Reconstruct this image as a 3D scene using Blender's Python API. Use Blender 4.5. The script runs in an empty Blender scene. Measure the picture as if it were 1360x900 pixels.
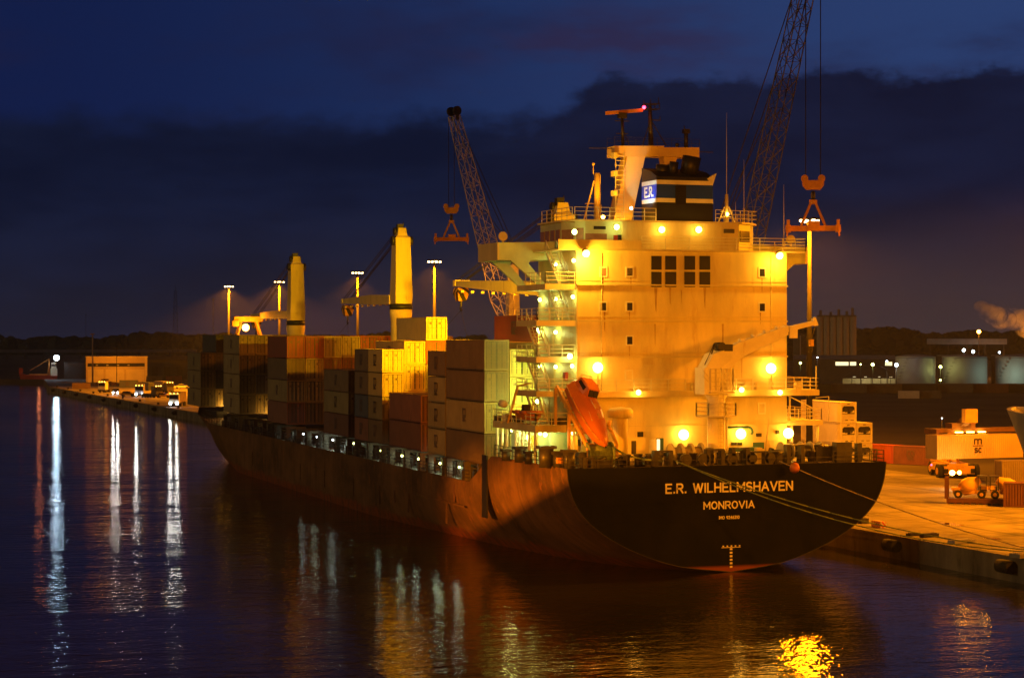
import bpy, math, random
from mathutils import Vector, Matrix
random.seed(7)
S = bpy.context.scene
COL = S.collection
R = math.radians
# ------------------------------------------------------------------ camera frame (metres; +Y = along the ship towards its bow)
CAMP = Vector((-73.9, -157.5, 20.1)); YAW = R(18.99); F = 2700.0; HZ = 445.0
FWD = Vector((math.sin(YAW), math.cos(YAW), 0)); RGT = Vector((math.cos(YAW), -math.sin(YAW), 0))
def ray(u, v): return FWD + RGT*((u-680)/F) + Vector((0, 0, (HZ-v)/F))
def at_y(u, v, y): d = ray(u, v); return CAMP + d*((y-CAMP.y)/d.y)
def at_x(u, v, x): d = ray(u, v); return CAMP + d*((x-CAMP.x)/d.x)
def at_z(u, v, z): d = ray(u, v); return CAMP + d*((z-CAMP.z)/d.z)
def at_d(u, v, D): return CAMP + ray(u, v)*D

# ------------------------------------------------------------------ materials
def mat(name, col, rough=.6, metal=0., var=.3, scale=.5, stretch=1., rust=0., rustcol=(.09,.035,.015), bump=0., spec=.5, rnd=0.):
    m = bpy.data.materials.new(name); m.use_nodes = True
    nt = m.node_tree; N = nt.nodes; L = nt.links
    b = N['Principled BSDF']; b.inputs['Roughness'].default_value = rough; b.inputs['Metallic'].default_value = metal
    b.inputs['Specular IOR Level'].default_value = spec
    tc = N.new('ShaderNodeTexCoord'); mp = N.new('ShaderNodeMapping')
    mp.inputs['Scale'].default_value = (scale, scale, scale*stretch)
    L.new(tc.outputs['Object'], mp.inputs['Vector'])
    oi = N.new('ShaderNodeObjectInfo')
    sc_ = N.new('ShaderNodeVectorMath'); sc_.operation = 'SCALE'; sc_.inputs[0].default_value = (37, 19, 53)
    L.new(oi.outputs['Random'], sc_.inputs['Scale']); L.new(sc_.outputs['Vector'], mp.inputs['Location'])
    n1 = N.new('ShaderNodeTexNoise'); n1.inputs['Scale'].default_value = 1.; n1.inputs['Detail'].default_value = 6.; n1.inputs['Roughness'].default_value = .62
    L.new(mp.outputs['Vector'], n1.inputs['Vector'])
    mr = N.new('ShaderNodeMapRange'); mr.inputs['From Min'].default_value = .3; mr.inputs['From Max'].default_value = .7
    mr.inputs['To Min'].default_value = 1-var; mr.inputs['To Max'].default_value = 1+var*.5
    L.new(n1.outputs['Fac'], mr.inputs['Value'])
    mul = N.new('ShaderNodeMix'); mul.data_type = 'RGBA'; mul.blend_type = 'MULTIPLY'; mul.inputs['Factor'].default_value = 1.
    mul.inputs[6].default_value = (*col, 1); L.new(mr.outputs['Result'], mul.inputs[7])
    out = mul.outputs[2]
    if rnd:
        hs = N.new('ShaderNodeHueSaturation'); L.new(out, hs.inputs['Color'])
        m2 = N.new('ShaderNodeMapRange'); m2.inputs['To Min'].default_value = 1-rnd; m2.inputs['To Max'].default_value = 1+rnd
        L.new(oi.outputs['Random'], m2.inputs['Value']); L.new(m2.outputs['Result'], hs.inputs['Value']); out = hs.outputs['Color']
    if rust:
        n2 = N.new('ShaderNodeTexNoise'); n2.inputs['Scale'].default_value = 2.1; n2.inputs['Detail'].default_value = 8.; n2.inputs['Roughness'].default_value = .7
        mp2 = N.new('ShaderNodeMapping'); mp2.inputs['Scale'].default_value = (scale, scale, scale*.22)
        L.new(tc.outputs['Object'], mp2.inputs['Vector']); L.new(sc_.outputs['Vector'], mp2.inputs['Location']); L.new(mp2.outputs['Vector'], n2.inputs['Vector'])
        r2 = N.new('ShaderNodeMapRange'); r2.inputs['From Min'].default_value = .64-.2*rust; r2.inputs['From Max'].default_value = .78-.1*rust
        L.new(n2.outputs['Fac'], r2.inputs['Value'])
        mx = N.new('ShaderNodeMix'); mx.data_type = 'RGBA'; mx.inputs[7].default_value = (*rustcol, 1)
        L.new(r2.outputs['Result'], mx.inputs['Factor']); L.new(out, mx.inputs[6]); out = mx.outputs[2]
    L.new(out, b.inputs['Base Color'])
    if bump:
        bp = N.new('ShaderNodeBump'); bp.inputs['Strength'].default_value = bump; bp.inputs['Distance'].default_value = .05
        L.new(n1.outputs['Fac'], bp.inputs['Height']); L.new(bp.outputs['Normal'], b.inputs['Normal'])
    return m
def emis(name, col, st):
    m = bpy.data.materials.new(name); m.use_nodes = True
    b = m.node_tree.nodes['Principled BSDF']; b.inputs['Base Color'].default_value = (.6,.6,.6,1)
    b.inputs['Emission Color'].default_value = (*col, 1); b.inputs['Emission Strength'].default_value = st
    m.cycles.emission_sampling = 'NONE'
    return m
SOD = (1., .30, .003); WARM = (1., .38, .004); FLUO = (.88, 1., .30); COOL = (.72, .9, 1.)
M = dict(
 cream=mat('cream_paint', (.76,.66,.30), .5, var=.3, scale=.3, stretch=.3, rust=.42, rustcol=(.50,.36,.15), bump=.6),
 creamd=mat('cream_trim', (.66,.58,.28), .5, var=.2, scale=.8),
 green=mat('green_deck_edge', (.50,.58,.36), .5, var=.2, scale=.6),
 palecream=mat('pale_crane_paint', (.84,.80,.66), .5, var=.14, scale=.8, rust=.2, rustcol=(.5,.3,.15)),
 white=mat('white_paint', (.78,.76,.6), .45, var=.15, scale=.8),
 rail=mat('rail_paint', (.72,.68,.46), .5, var=.15, scale=2),
  stainrun=mat('rust_run', (.46,.31,.11), .6, var=.3, scale=2),
 steel=mat('dark_steel', (.05,.045,.04), .45, .3, var=.4, scale=2),
 black=mat('black_paint', (.012,.012,.014), .5, var=.4, scale=1),
 dblue=mat('funnel_blue', (.012,.05,.5), .45, var=.15),
 glass=mat('dark_glass', (.03,.03,.035), .08, var=.1),
 warmglass=mat('curtained_glass', (.30,.17,.12), .2, var=.2, scale=2),
 deck=mat('deck_paint', (.13,.10,.07), .6, var=.4, scale=.8, rust=.4),
 rust=mat('rusty_steel', (.16,.07,.035), .75, var=.4, scale=1.2),
 orange=mat('lifeboat_orange', (.60,.17,.014), .35, var=.1, scale=1),
 dorange=mat('dull_orange', (.62,.27,.05), .5, var=.25, scale=1),
 yellow=mat('machine_yellow', (.72,.42,.05), .5, var=.25, scale=1.2, rust=.25),
 crane=mat('crane_cream', (.76,.58,.22), .5, var=.15, scale=.5, stretch=.4, rust=.25, rustcol=(.3,.15,.06)),
 galv=mat('galvanised_steel', (.03,.029,.028), .8, 0, var=.2, scale=.6, spec=.1),
 lattice=mat('lattice_paint', (.66,.64,.68), .55, var=.2, scale=1),
 latticed=mat('lattice_grey', (.15,.16,.19), .55, var=.2, scale=1),
 cable=mat('steel_cable', (.06,.055,.05), .5, .4, var=.2),
 rope=mat('green_rope', (.16,.22,.10), .9, var=.4, scale=4),
 roped=mat('pale_rope', (.34,.28,.18), .9, var=.4, scale=4),
 concrete=mat('quay_concrete', (.30,.275,.24), .85, var=.45, scale=.12, bump=.3, spec=.25),
 wallc=mat('quay_wall_concrete', (.20,.175,.14), .9, var=.6, scale=.35, stretch=.35, rust=.5, rustcol=(.05,.045,.035), bump=.4, spec=.2),
 asphalt=mat('yard_asphalt', (.105,.09,.075), .9, var=.4, scale=.04, spec=.2),
 rubber=mat('black_rubber', (.012,.012,.012), .8, var=.3),
 tyre=mat('tyre_rubber', (.02,.02,.02), .8, var=.3),
 red=mat('red_paint', (.42,.05,.03), .45, var=.2, scale=1),
 darkred=mat('dark_red_steel', (.13,.045,.028), .6, var=.3, scale=.5, rust=.2),
 grey=mat('grey_paint', (.36,.36,.37), .5, var=.2),
 dgrey=mat('dark_grey_cladding', (.09,.085,.085), .7, var=.3, scale=.2),
 tank=mat('tank_paint', (.52,.47,.46), .6, var=.12, scale=.12, stretch=.3),
 silo=mat('silo_concrete', (.42,.37,.30), .8, var=.2, scale=.12, stretch=.2),
 clad=mat('warehouse_cladding', (.55,.42,.26), .6, var=.15, scale=.3),
 cladl=mat('warehouse_door', (.66,.55,.36), .6, var=.12, scale=.4),
 trees=mat('tree_mass', (.022,.028,.018), .95, var=.5, scale=.05, spec=.1),
 navy=mat('navy_hull', (.02,.022,.04), .35, var=.3),
 letter=mat('letter_paint', (.80,.76,.66), .5, var=.12, scale=3, rust=.15, rustcol=(.3,.2,.12)),
 brownletter=mat('brown_letter', (.13,.085,.05), .5, var=.2, scale=3),
 blackletter=mat('black_letter', (.05,.03,.02), .5, var=.2, scale=3),
 teal=mat('teal_paint', (.03,.12,.10), .5, var=.2),
)
for n, c, st in (('e_sod',(1,.36,.05),24),('e_warm',(1,.5,.06),26),('e_fluo',(.9,1,.22),16),('e_mast',(1,.6,.22),13),('e_cool',(.75,.9,1),16),('e_red',(1,.02,.06),14),('e_green',(.5,1,.75),5),('e_win',(1,.85,.45),1.6),('e_dim',(1,.8,.4),4)):
    M[n] = emis(n.replace('e_','glow_'), c, st)

def slabs():
    m = mat('quay_concrete_slabs', (.31,.28,.235), .85, var=.5, scale=.1, bump=.3, spec=.25); N = m.node_tree.nodes; L = m.node_tree.links; b = N['Principled BSDF']
    src = b.inputs['Base Color'].links[0].from_socket; tc = N.new('ShaderNodeTexCoord')
    mp = N.new('ShaderNodeMapping'); mp.inputs['Rotation'].default_value = (0, 0, -.03); L.new(tc.outputs['Object'], mp.inputs[0])
    br = N.new('ShaderNodeTexBrick'); br.inputs['Scale'].default_value = 1.; br.inputs['Brick Width'].default_value = 7.; br.inputs['Row Height'].default_value = 5.; br.inputs['Mortar Size'].default_value = .06; br.offset = 0.; br.inputs['Color1'].default_value = (1,1,1,1); br.inputs['Color2'].default_value = (.84,.84,.84,1); br.inputs['Mortar'].default_value = (.35,.33,.3,1)
    L.new(mp.outputs[0], br.inputs['Vector'])
    def nz(sx, sy, a_, c_, lo):
        q = N.new('ShaderNodeMapping'); q.inputs['Scale'].default_value = (sx, sy, 1); L.new(tc.outputs['Object'], q.inputs[0]); n = N.new('ShaderNodeTexNoise'); n.inputs['Scale'].default_value = 1.; n.inputs['Detail'].default_value = 5; L.new(q.outputs[0], n.inputs['Vector'])
        r = N.new('ShaderNodeMapRange'); r.inputs['From Min'].default_value = a_; r.inputs['From Max'].default_value = c_; r.inputs['To Min'].default_value = 1.; r.inputs['To Max'].default_value = lo; L.new(n.outputs['Fac'], r.inputs['Value']); return r.outputs['Result']
    out = src
    for f in (br.outputs['Color'], nz(.5, .03, .55, .68, .55), nz(.16, .2, .56, .7, .45), nz(.9, .05, .6, .7, .6)):
        x = N.new('ShaderNodeMix'); x.data_type = 'RGBA'; x.blend_type = 'MULTIPLY'; x.inputs['Factor'].default_value = 1.; L.new(out, x.inputs[6]); L.new(f, x.inputs[7]); out = x.outputs[2]
    L.new(out, b.inputs['Base Color']); return m
M['slabs'] = slabs()
# striped hook block
def stripes(name, c1, c2, sc):
    m = bpy.data.materials.new(name); m.use_nodes = True; N = m.node_tree.nodes; L = m.node_tree.links
    tc = N.new('ShaderNodeTexCoord'); w = N.new('ShaderNodeTexWave'); w.wave_type = 'BANDS'; w.bands_direction = 'DIAGONAL'; w.inputs['Scale'].default_value = sc
    L.new(tc.outputs['Object'], w.inputs['Vector']); r = N.new('ShaderNodeValToRGB'); r.color_ramp.interpolation = 'CONSTANT'
    r.color_ramp.elements[0].color = (*c1, 1); r.color_ramp.elements[1].position = .5; r.color_ramp.elements[1].color = (*c2, 1)
    L.new(w.outputs['Fac'], r.inputs['Fac']); L.new(r.outputs['Color'], N['Principled BSDF'].inputs['Base Color']); N['Principled BSDF'].inputs['Roughness'].default_value = .6
    return m
M['stripe'] = stripes('hazard_stripes', (.66,.34,.05), (.03,.025,.02), .55)

# hull paint: black-brown topsides, red boot topping, rust and streaks
def hullmat():
    m = bpy.data.materials.new('hull_paint'); m.use_nodes = True; N = m.node_tree.nodes; L = m.node_tree.links
    b = N['Principled BSDF']; b.inputs['Roughness'].default_value = .6; b.inputs['Specular IOR Level'].default_value = .04
    tc = N.new('ShaderNodeTexCoord'); sp = N.new('ShaderNodeSeparateXYZ'); L.new(tc.outputs['Object'], sp.inputs[0])
    def noise(scale, sx, sy, sz, det=7, ro=.65):
        mp = N.new('ShaderNodeMapping'); mp.inputs['Scale'].default_value = (sx, sy, sz); L.new(tc.outputs['Object'], mp.inputs[0])
        n = N.new('ShaderNodeTexNoise'); n.inputs['Scale'].default_value = scale; n.inputs['Detail'].default_value = det; n.inputs['Roughness'].default_value = ro
        L.new(mp.outputs[0], n.inputs['Vector']); return n.outputs['Fac']
    def rng(x, a, c, lo=0., hi=1.):
        r = N.new('ShaderNodeMapRange'); r.inputs['From Min'].default_value = a; r.inputs['From Max'].default_value = c; r.inputs['To Min'].default_value = lo; r.inputs['To Max'].default_value = hi
        L.new(x, r.inputs['Value']); return r.outputs['Result']
    def mix(f, a, c):
        x = N.new('ShaderNodeMix'); x.data_type = 'RGBA'
        if isinstance(f, float): x.inputs['Factor'].default_value = f
        else: L.new(f, x.inputs['Factor'])
        for i, s in ((6, a), (7, c)):
            if isinstance(s, tuple): x.inputs[i].default_value = (*s, 1)
            else: L.new(s, x.inputs[i])
        return x.outputs[2]
    def add(a, c, op='ADD'):
        x = N.new('ShaderNodeMath'); x.operation = op
        for i, s in ((0, a), (1, c)):
            if isinstance(s, (int, float)): x.inputs[i].default_value = s
            else: L.new(s, x.inputs[i])
        return x.outputs[0]
    big = noise(.12, .0, 1, 1.4); streak = noise(1.0, .0, .9, .09); fine = noise(1.2, .0, 1, .5); tn = noise(.35, 1, 0, .8)
    c = mix(rng(big, .38, .62), (.085,.050,.030), (.21,.112,.058))
    c = mix(rng(streak, .5, .72, 0, .5), c, (.045,.03,.022))
    c = mix(rng(fine, .56, .68, 0, .75), c, (.27,.11,.04))
    zz = add(sp.outputs['Z'], rng(big, .3, .7, -.35, .35))
    zz = add(zz, rng(streak, .3, .7, -.3, .3))
    boot = rng(zz, 1.15, .75)
    bc = mix(rng(fine, .4, .65), (.26,.07,.03), (.10,.045,.03))
    # only below the load line, patchy
    c = mix(boot, c, bc)
    tr = rng(sp.outputs['Y'], .02, .0)   # transom colour darkened above the boot topping so the lamps leave it black
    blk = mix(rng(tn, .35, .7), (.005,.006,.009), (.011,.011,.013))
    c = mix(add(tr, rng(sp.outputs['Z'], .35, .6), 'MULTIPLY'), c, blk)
    L.new(c, b.inputs['Base Color'])
    bp = N.new('ShaderNodeBump'); bp.inputs['Strength'].default_value = .25; bp.inputs['Distance'].default_value = .08; L.new(big, bp.inputs['Height']); L.new(bp.outputs[0], b.inputs['Normal'])
    return m
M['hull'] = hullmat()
M['redwhite'] = stripes('red_white_stripes', (.62,.06,.03), (.7,.68,.6), 1.6)
CC = dict(
 brown=mat('container_brown', (.19,.12,.065), .6, var=.22, scale=.5, rust=.35, rnd=.25),
 tan=mat('container_tan', (.32,.245,.11), .6, var=.2, scale=.5, rust=.3, rnd=.2),
 yellow=mat('container_yellow', (.62,.43,.12), .6, var=.15, scale=.5, rust=.2, rnd=.12),
 cream=mat('container_cream', (.60,.52,.20), .6, var=.15, scale=.5, rust=.2, rnd=.1),
 red=mat('container_red', (.32,.065,.035), .6, var=.2, scale=.5, rust=.25, rnd=.2),
 maroon=mat('container_maroon', (.20,.075,.055), .6, var=.22, scale=.5, rust=.3, rnd=.2),
 grey=mat('container_grey', (.20,.18,.17), .6, var=.2, scale=.5, rust=.3, rnd=.2),
 blue=mat('container_blue_grey', (.09,.11,.17), .6, var=.2, scale=.5, rust=.3, rnd=.2),
 white=mat('container_white', (.74,.70,.58), .5, var=.15, scale=.5, rust=.15, rnd=.05),
 dark=mat('container_dark', (.045,.045,.05), .6, var=.3, scale=.5, rust=.2, rnd=.2),
)

# ------------------------------------------------------------------ mesh builder
class MB:
    def __init__(s): s.v = []; s.f = []; s.m = []; s.s = []
    def add(s, vs, fs, mi=0, sm=False):
        o = len(s.v); s.v += [tuple(v) for v in vs]
        for f in fs: s.f.append(tuple(i+o for i in f)); s.m.append(mi); s.s.append(sm)
        return s
    def box(s, x0, x1, y0, y1, z0, z1, mi=0, rz=0., c=None):
        vs = [Vector((x, y, z)) for z in (z0, z1) for x, y in ((x0,y0),(x1,y0),(x1,y1),(x0,y1))]
        if rz:
            c = Vector(c) if c is not None else Vector(((x0+x1)/2, (y0+y1)/2, 0)); c.z = 0; mt = Matrix.Rotation(rz, 3, 'Z')
            vs = [mt @ (v-c) + c for v in vs]
        return s.add(vs, [(0,3,2,1),(4,5,6,7),(0,1,5,4),(1,2,6,5),(2,3,7,6),(3,0,4,7)], mi)
    def cb(s, c, sz, mi=0, rz=0.):
        return s.box(c[0]-sz[0]/2, c[0]+sz[0]/2, c[1]-sz[1]/2, c[1]+sz[1]/2, c[2]-sz[2]/2, c[2]+sz[2]/2, mi, rz)
    def frame(s, p0, p1):
        d = (Vector(p1)-Vector(p0)); d.normalize()
        up = Vector((0,0,1)) if abs(d.z) < .95 else Vector((0,1,0))
        a = d.cross(up); a.normalize(); b = a.cross(d); b.normalize(); return a, b
    def bar(s, p0, p1, w, h=None, mi=0):
        h = h or w; a, b = s.frame(p0, p1); p0 = Vector(p0); p1 = Vector(p1)
        q = [(-w/2,-h/2),(w/2,-h/2),(w/2,h/2),(-w/2,h/2)]
        vs = [p0+a*x+b*y for x, y in q]+[p1+a*x+b*y for x, y in q]
        return s.add(vs, [(0,1,2,3),(7,6,5,4),(0,4,5,1),(1,5,6,2),(2,6,7,3),(3,7,4,0)], mi)
    def tube(s, p0, p1, r0, r1=None, n=10, mi=0, sm=True):
        r1 = r0 if r1 is None else r1; a, b = s.frame(p0, p1); p0 = Vector(p0); p1 = Vector(p1)
        vs = []
        for p, r in ((p0, r0), (p1, r1)):
            vs += [p+a*(r*math.cos(2*math.pi*i/n))+b*(r*math.sin(2*math.pi*i/n)) for i in range(n)]
        s.add(vs, [(i, i+n, (i+1)%n+n, (i+1)%n) for i in range(n)], mi, sm)
        k = len(s.v)-2*n
        s.f += [tuple(k+i for i in range(n)), tuple(k+n+i for i in reversed(range(n)))]; s.m += [mi, mi]; s.s += [False, False]
        return s
    def path(s, pts, r, n=6, mi=0):
        for a, b in zip(pts[:-1], pts[1:]): s.tube(a, b, r, r, n, mi)
        return s
    def prism(s, poly, ax, a0, a1, mi=0):
        def P(p, a): return {'x': (a, p[0], p[1]), 'y': (p[0], a, p[1]), 'z': (p[0], p[1], a)}[ax]
        n = len(poly); vs = [P(p, a0) for p in poly]+[P(p, a1) for p in poly]
        return s.add(vs, [tuple(range(n)), tuple(n+i for i in reversed(range(n)))]+[(i, i+n, (i+1)%n+n, (i+1)%n) for i in range(n)], mi)
    def lathe(s, prof, c=(0,0,0), n=20, mi=0, sm=True, caps=True):
        c = Vector(c); vs = []
        for r, z in prof: vs += [c+Vector((r*math.cos(2*math.pi*i/n), r*math.sin(2*math.pi*i/n), z)) for i in range(n)]
        fs = [(k*n+i, k*n+(i+1)%n, (k+1)*n+(i+1)%n, (k+1)*n+i) for k in range(len(prof)-1) for i in range(n)]
        s.add(vs, fs, mi, sm)
        if caps:
            k = len(s.v)-n*len(prof); m = len(prof)-1
            s.f += [tuple(k+i for i in reversed(range(n))), tuple(k+m*n+i for i in range(n))]; s.m += [mi, mi]; s.s += [False, False]
        return s
    def ball(s, c, r, sc=(1,1,1), n=12, mi=0):
        prof = [(max(r*math.sin(math.pi*k/8), .001), -r*math.cos(math.pi*k/8)) for k in range(9)]
        o = len(s.v); s.lathe(prof, (0,0,0), n, mi)
        for i in range(o, len(s.v)): v = s.v[i]; s.v[i] = (c[0]+v[0]*sc[0], c[1]+v[1]*sc[1], c[2]+v[2]*sc[2])
        return s
    def loft(s, rings, mi=0, sm=True, closed=True, caps=True):
        n = len(rings[0]); vs = [v for r in rings for v in r]; e = n if closed else n-1
        s.add(vs, [(k*n+i, k*n+(i+1)%n, (k+1)*n+(i+1)%n, (k+1)*n+i) for k in range(len(rings)-1) for i in range(e)], mi, sm)
        if caps:
            k = len(s.v)-len(vs); m = (len(rings)-1)*n
            s.f += [tuple(k+i for i in reversed(range(n))), tuple(k+m+i for i in range(n))]; s.m += [mi, mi]; s.s += [False, False]
        return s
    def rail(s, pts, h=1.05, sp=1.5, r=.032, mi=0, n=3):
        for a, b in zip(pts[:-1], pts[1:]):
            a = Vector(a); b = Vector(b); d = (b-a).length; k = max(1, round(d/sp))
            for i in range(k+1):
                p = a.lerp(b, i/k); s.bar(p, p+Vector((0,0,h)), r*2, r*2, mi)
            for j in range(1, n+1):
                z = Vector((0,0,h*j/n)); s.bar(a+z, b+z, r*1.7, r*1.7, mi)
        return s
    def stairs(s, p0, p1, w=.9, ax='x', n=11, mi=0, rails=True):
        p0 = Vector(p0); p1 = Vector(p1); sd = Vector((w/2,0,0)) if ax == 'x' else Vector((0,w/2,0))
        for sg in (-1, 1):
            s.bar(p0+sd*sg, p1+sd*sg, .07, .22, mi)
            if rails:
                u = Vector((0,0,1.0)); s.bar(p0+sd*sg+u, p1+sd*sg+u, .06, .06, mi)
                for t in (.02, .35, .68, .98): q = p0.lerp(p1, t)+sd*sg; s.bar(q, q+u, .05, .05, mi)
        for i in range(1, n):
            q = p0.lerp(p1, i/n)
            if ax == 'x': s.cb(q, (w, .26, .05), mi)
            else: s.cb(q, (.26, w, .05), mi)
        return s
    def build(s, name, mats, parent=None, world=False, off=None):
        me = bpy.data.meshes.new(name)
        if not isinstance(mats, (list, tuple)): mats = [mats]
        vs = s.v
        if world and parent is not None:
            inv = parent_matrix(parent).inverted(); vs = [inv @ Vector(v) for v in vs]
        if off is not None: o_ = Vector(off); vs = [Vector(v)-o_ for v in vs]
        me.from_pydata([tuple(v) for v in vs], [], s.f)
        for m in mats: me.materials.append(M[m] if isinstance(m, str) else m)
        me.polygons.foreach_set('material_index', s.m); me.polygons.foreach_set('use_smooth', s.s); me.update()
        o = bpy.data.objects.new(name, me); COL.objects.link(o)
        if parent is not None: o.parent = parent
        if off is not None: o.location = off
        return o
def parent_matrix(o):
    m = Matrix.LocRotScale(o.location, o.rotation_euler, o.scale)
    return parent_matrix(o.parent) @ m if o.parent else m
def tag(o, label, cat, group=None, kind=None):
    o['label'] = label; o['category'] = cat
    if group: o['group'] = group
    if kind: o['kind'] = kind
    return o
def struct(o, label=None, kind='structure'):
    o['kind'] = kind
    if label: o['label'] = label
    return o
def thing(name, label, cat, loc=(0,0,0), rz=0., group=None):
    o = bpy.data.objects.new(name, None); COL.objects.link(o); o.location = loc; o.rotation_euler = (0,0,rz); o.empty_display_size = .5
    return tag(o, label, cat, group)
def dup(root, loc, rz, label, group=None):
    r = root.copy(); COL.objects.link(r); r.location = loc; r.rotation_euler = (0,0,rz); r['label'] = label
    if group: r['group'] = group
    for ch in list(root.children):
        c = ch.copy(); COL.objects.link(c); c.parent = r
        for g in list(ch.children):
            d = g.copy(); COL.objects.link(d); d.parent = c
    return r
def lamp(name, loc, col, power, parent=None, kind='POINT', aim=None, cone=120, r=.2, blend=.6):
    l = bpy.data.lights.new(name, kind); l.color = col; l.energy = power; l.shadow_soft_size = r
    if kind == 'SPOT': l.spot_size = R(cone); l.spot_blend = blend
    o = bpy.data.objects.new(name, l); COL.objects.link(o); loc = Vector(loc)
    if aim is not None: o.rotation_euler = (Vector(aim)-loc).to_track_quat('-Z', 'Y').to_euler()
    if parent is not None:
        inv = parent_matrix(parent).inverted(); o.parent = parent; o.location = inv @ loc
        if aim is not None: o.rotation_euler = (inv.to_3x3() @ (Vector(aim)-loc)).to_track_quat('-Z', 'Y').to_euler()
    else: o.location = loc
    return o
def text(body, w, h, name, m, parent, loc, rot, bold=.02, ext=.012, off=(0,0,0)):
    cu = bpy.data.curves.new(name, 'FONT'); cu.body = body; cu.align_x = 'CENTER'; cu.align_y = 'CENTER'; cu.offset = bold; cu.extrude = ext; cu.resolution_u = 6
    t = bpy.data.objects.new(name, cu); COL.objects.link(t)
    dg = bpy.context.evaluated_depsgraph_get(); dg.update()
    me = bpy.data.meshes.new_from_object(t.evaluated_get(dg)); bpy.data.objects.remove(t)
    xs = [v.co.x for v in me.vertices]; ys = [v.co.y for v in me.vertices]
    sx = w/(max(xs)-min(xs)); sy = h/(max(ys)-min(ys)); cx = (max(xs)+min(xs))/2; cy = (max(ys)+min(ys))/2
    for v in me.vertices: v.co.x = (v.co.x-cx)*sx; v.co.y = (v.co.y-cy)*sy
    me.materials.clear(); me.materials.append(M[m])
    o = bpy.data.objects.new(name, me); COL.objects.link(o); o.parent = parent; o.location = loc; o.rotation_euler = rot
    return o

def arc(cx, cy, rx, ry, a0, a1, n=7): return [(cx+rx*math.cos(R(a0+(a1-a0)*k/n)), cy+ry*math.sin(R(a0+(a1-a0)*k/n))) for k in range(n+1)]
GL = {'E': (.72, [[(0,0),(0,1)],[(0,1),(.72,1)],[(0,.52),(.62,.52)],[(0,0),(.72,0)]]),
 'R': (.78, [[(0,0),(0,1)],[(0,1)]+arc(.48,.74,.28,.26,90,-90)+[(0,.48)],[(.4,.48),(.78,0)]]),
 '.': (.12, [[(.06,0),(.06,.06)]]), ' ': (.4, []),
 'W': (1.25, [[(0,1),(.3,0)],[(.3,0),(.62,.95)],[(.62,.95),(.94,0)],[(.94,0),(1.25,1)]]),
 'I': (.06, [[(.03,0),(.03,1)]]), 'L': (.66, [[(0,0),(0,1)],[(0,0),(.66,0)]]),
 'H': (.8, [[(0,0),(0,1)],[(.8,0),(.8,1)],[(0,.52),(.8,.52)]]),
 'M': (.98, [[(0,0),(0,1)],[(0,1),(.49,.3)],[(.49,.3),(.98,1)],[(.98,1),(.98,0)]]),
 'S': (.72, [arc(.36,.75,.34,.25,35,270)+arc(.36,.26,.36,.26,90,-150)]),
 'A': (.9, [[(0,0),(.45,1)],[(.45,1),(.9,0)],[(.17,.32),(.73,.32)]]), 'V': (.9, [[(0,1),(.45,0)],[(.45,0),(.9,1)]]),
 'N': (.82, [[(0,0),(0,1)],[(0,1),(.82,0)],[(.82,0),(.82,1)]]), 'O': (.88, [arc(.44,.5,.44,.5,0,360,16)]), '0': (.66, [arc(.33,.5,.33,.5,0,360,14)]),
 '9': (.66, [arc(.33,.68,.33,.32,0,360,12),[(.66,.68),(.6,.3),(.3,0)]]), '6': (.66, [arc(.33,.32,.33,.32,0,360,12),[(0,.32),(.08,.7),(.4,1)]]),
 '2': (.66, [arc(.33,.7,.32,.3,170,-30)+[(0,0)],[(0,0),(.66,0)]]), '4': (.7, [[(.52,0),(.52,1)],[(.52,1),(0,.3)],[(0,.3),(.7,.3)]]),
 '3': (.62, [arc(.28,.75,.3,.25,150,-90),arc(.28,.26,.34,.26,90,-150)]), '1': (.3, [[(.22,0),(.22,1)],[(.22,1),(0,.8)]])}
GL['c'] = (.62, [arc(.34,.5,.34,.5,48,312,12)]); GL['s'] = GL['S']; GL['m'] = (1.1, [[(0,0),(0,.96)],arc(.27,.7,.27,.28,180,0,6)+[(.54,0)],arc(.82,.7,.28,.28,180,0,6)+[(1.1,0)]])
def lettering(body, w, h, name, m, parent, loc, th=.17, facing='y', ext=.02):
    """bold block letters built from strokes, on the plane facing -Y ('y') or -X ('x'), centred on loc"""
    x = 0; segs = []
    for ch in body:
        gw, st = GL[ch]
        for pl in st:
            for p, q in zip(pl[:-1], pl[1:]): segs.append(((x+p[0], p[1]), (x+q[0], q[1])))
        x += gw+.34
    tot = x-.34; sx = (w-th*h)/tot; sz = h*(1-th); q_ = MB(); t = th*h/2
    for i, (p, q) in enumerate(segs):
        p = Vector((p[0]*sx-(w-th*h)/2, p[1]*sz-sz/2)); q = Vector((q[0]*sx-(w-th*h)/2, q[1]*sz-sz/2)); d = (q-p).normalized(); n = Vector((-d.y, d.x))*t; e = d*t*.85
        pts = [p-e-n, q+e-n, q+e+n, p-e+n]; y = -ext-.0006*(i % 9)
        if facing == 'y': vs = [(v.x, y, v.y) for v in pts]+[(v.x, .0, v.y) for v in pts]
        else: vs = [(y, -v.x, v.y) for v in pts]+[(.0, -v.x, v.y) for v in pts]
        q_.add(vs, [(0,1,2,3),(0,4,5,1),(1,5,6,2),(2,6,7,3),(3,7,4,0)])
    o = q_.build(name, m, parent); o.location = loc; return o
HAZE = .0001; SUN = .3; DOLPHIN = 500000
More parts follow.
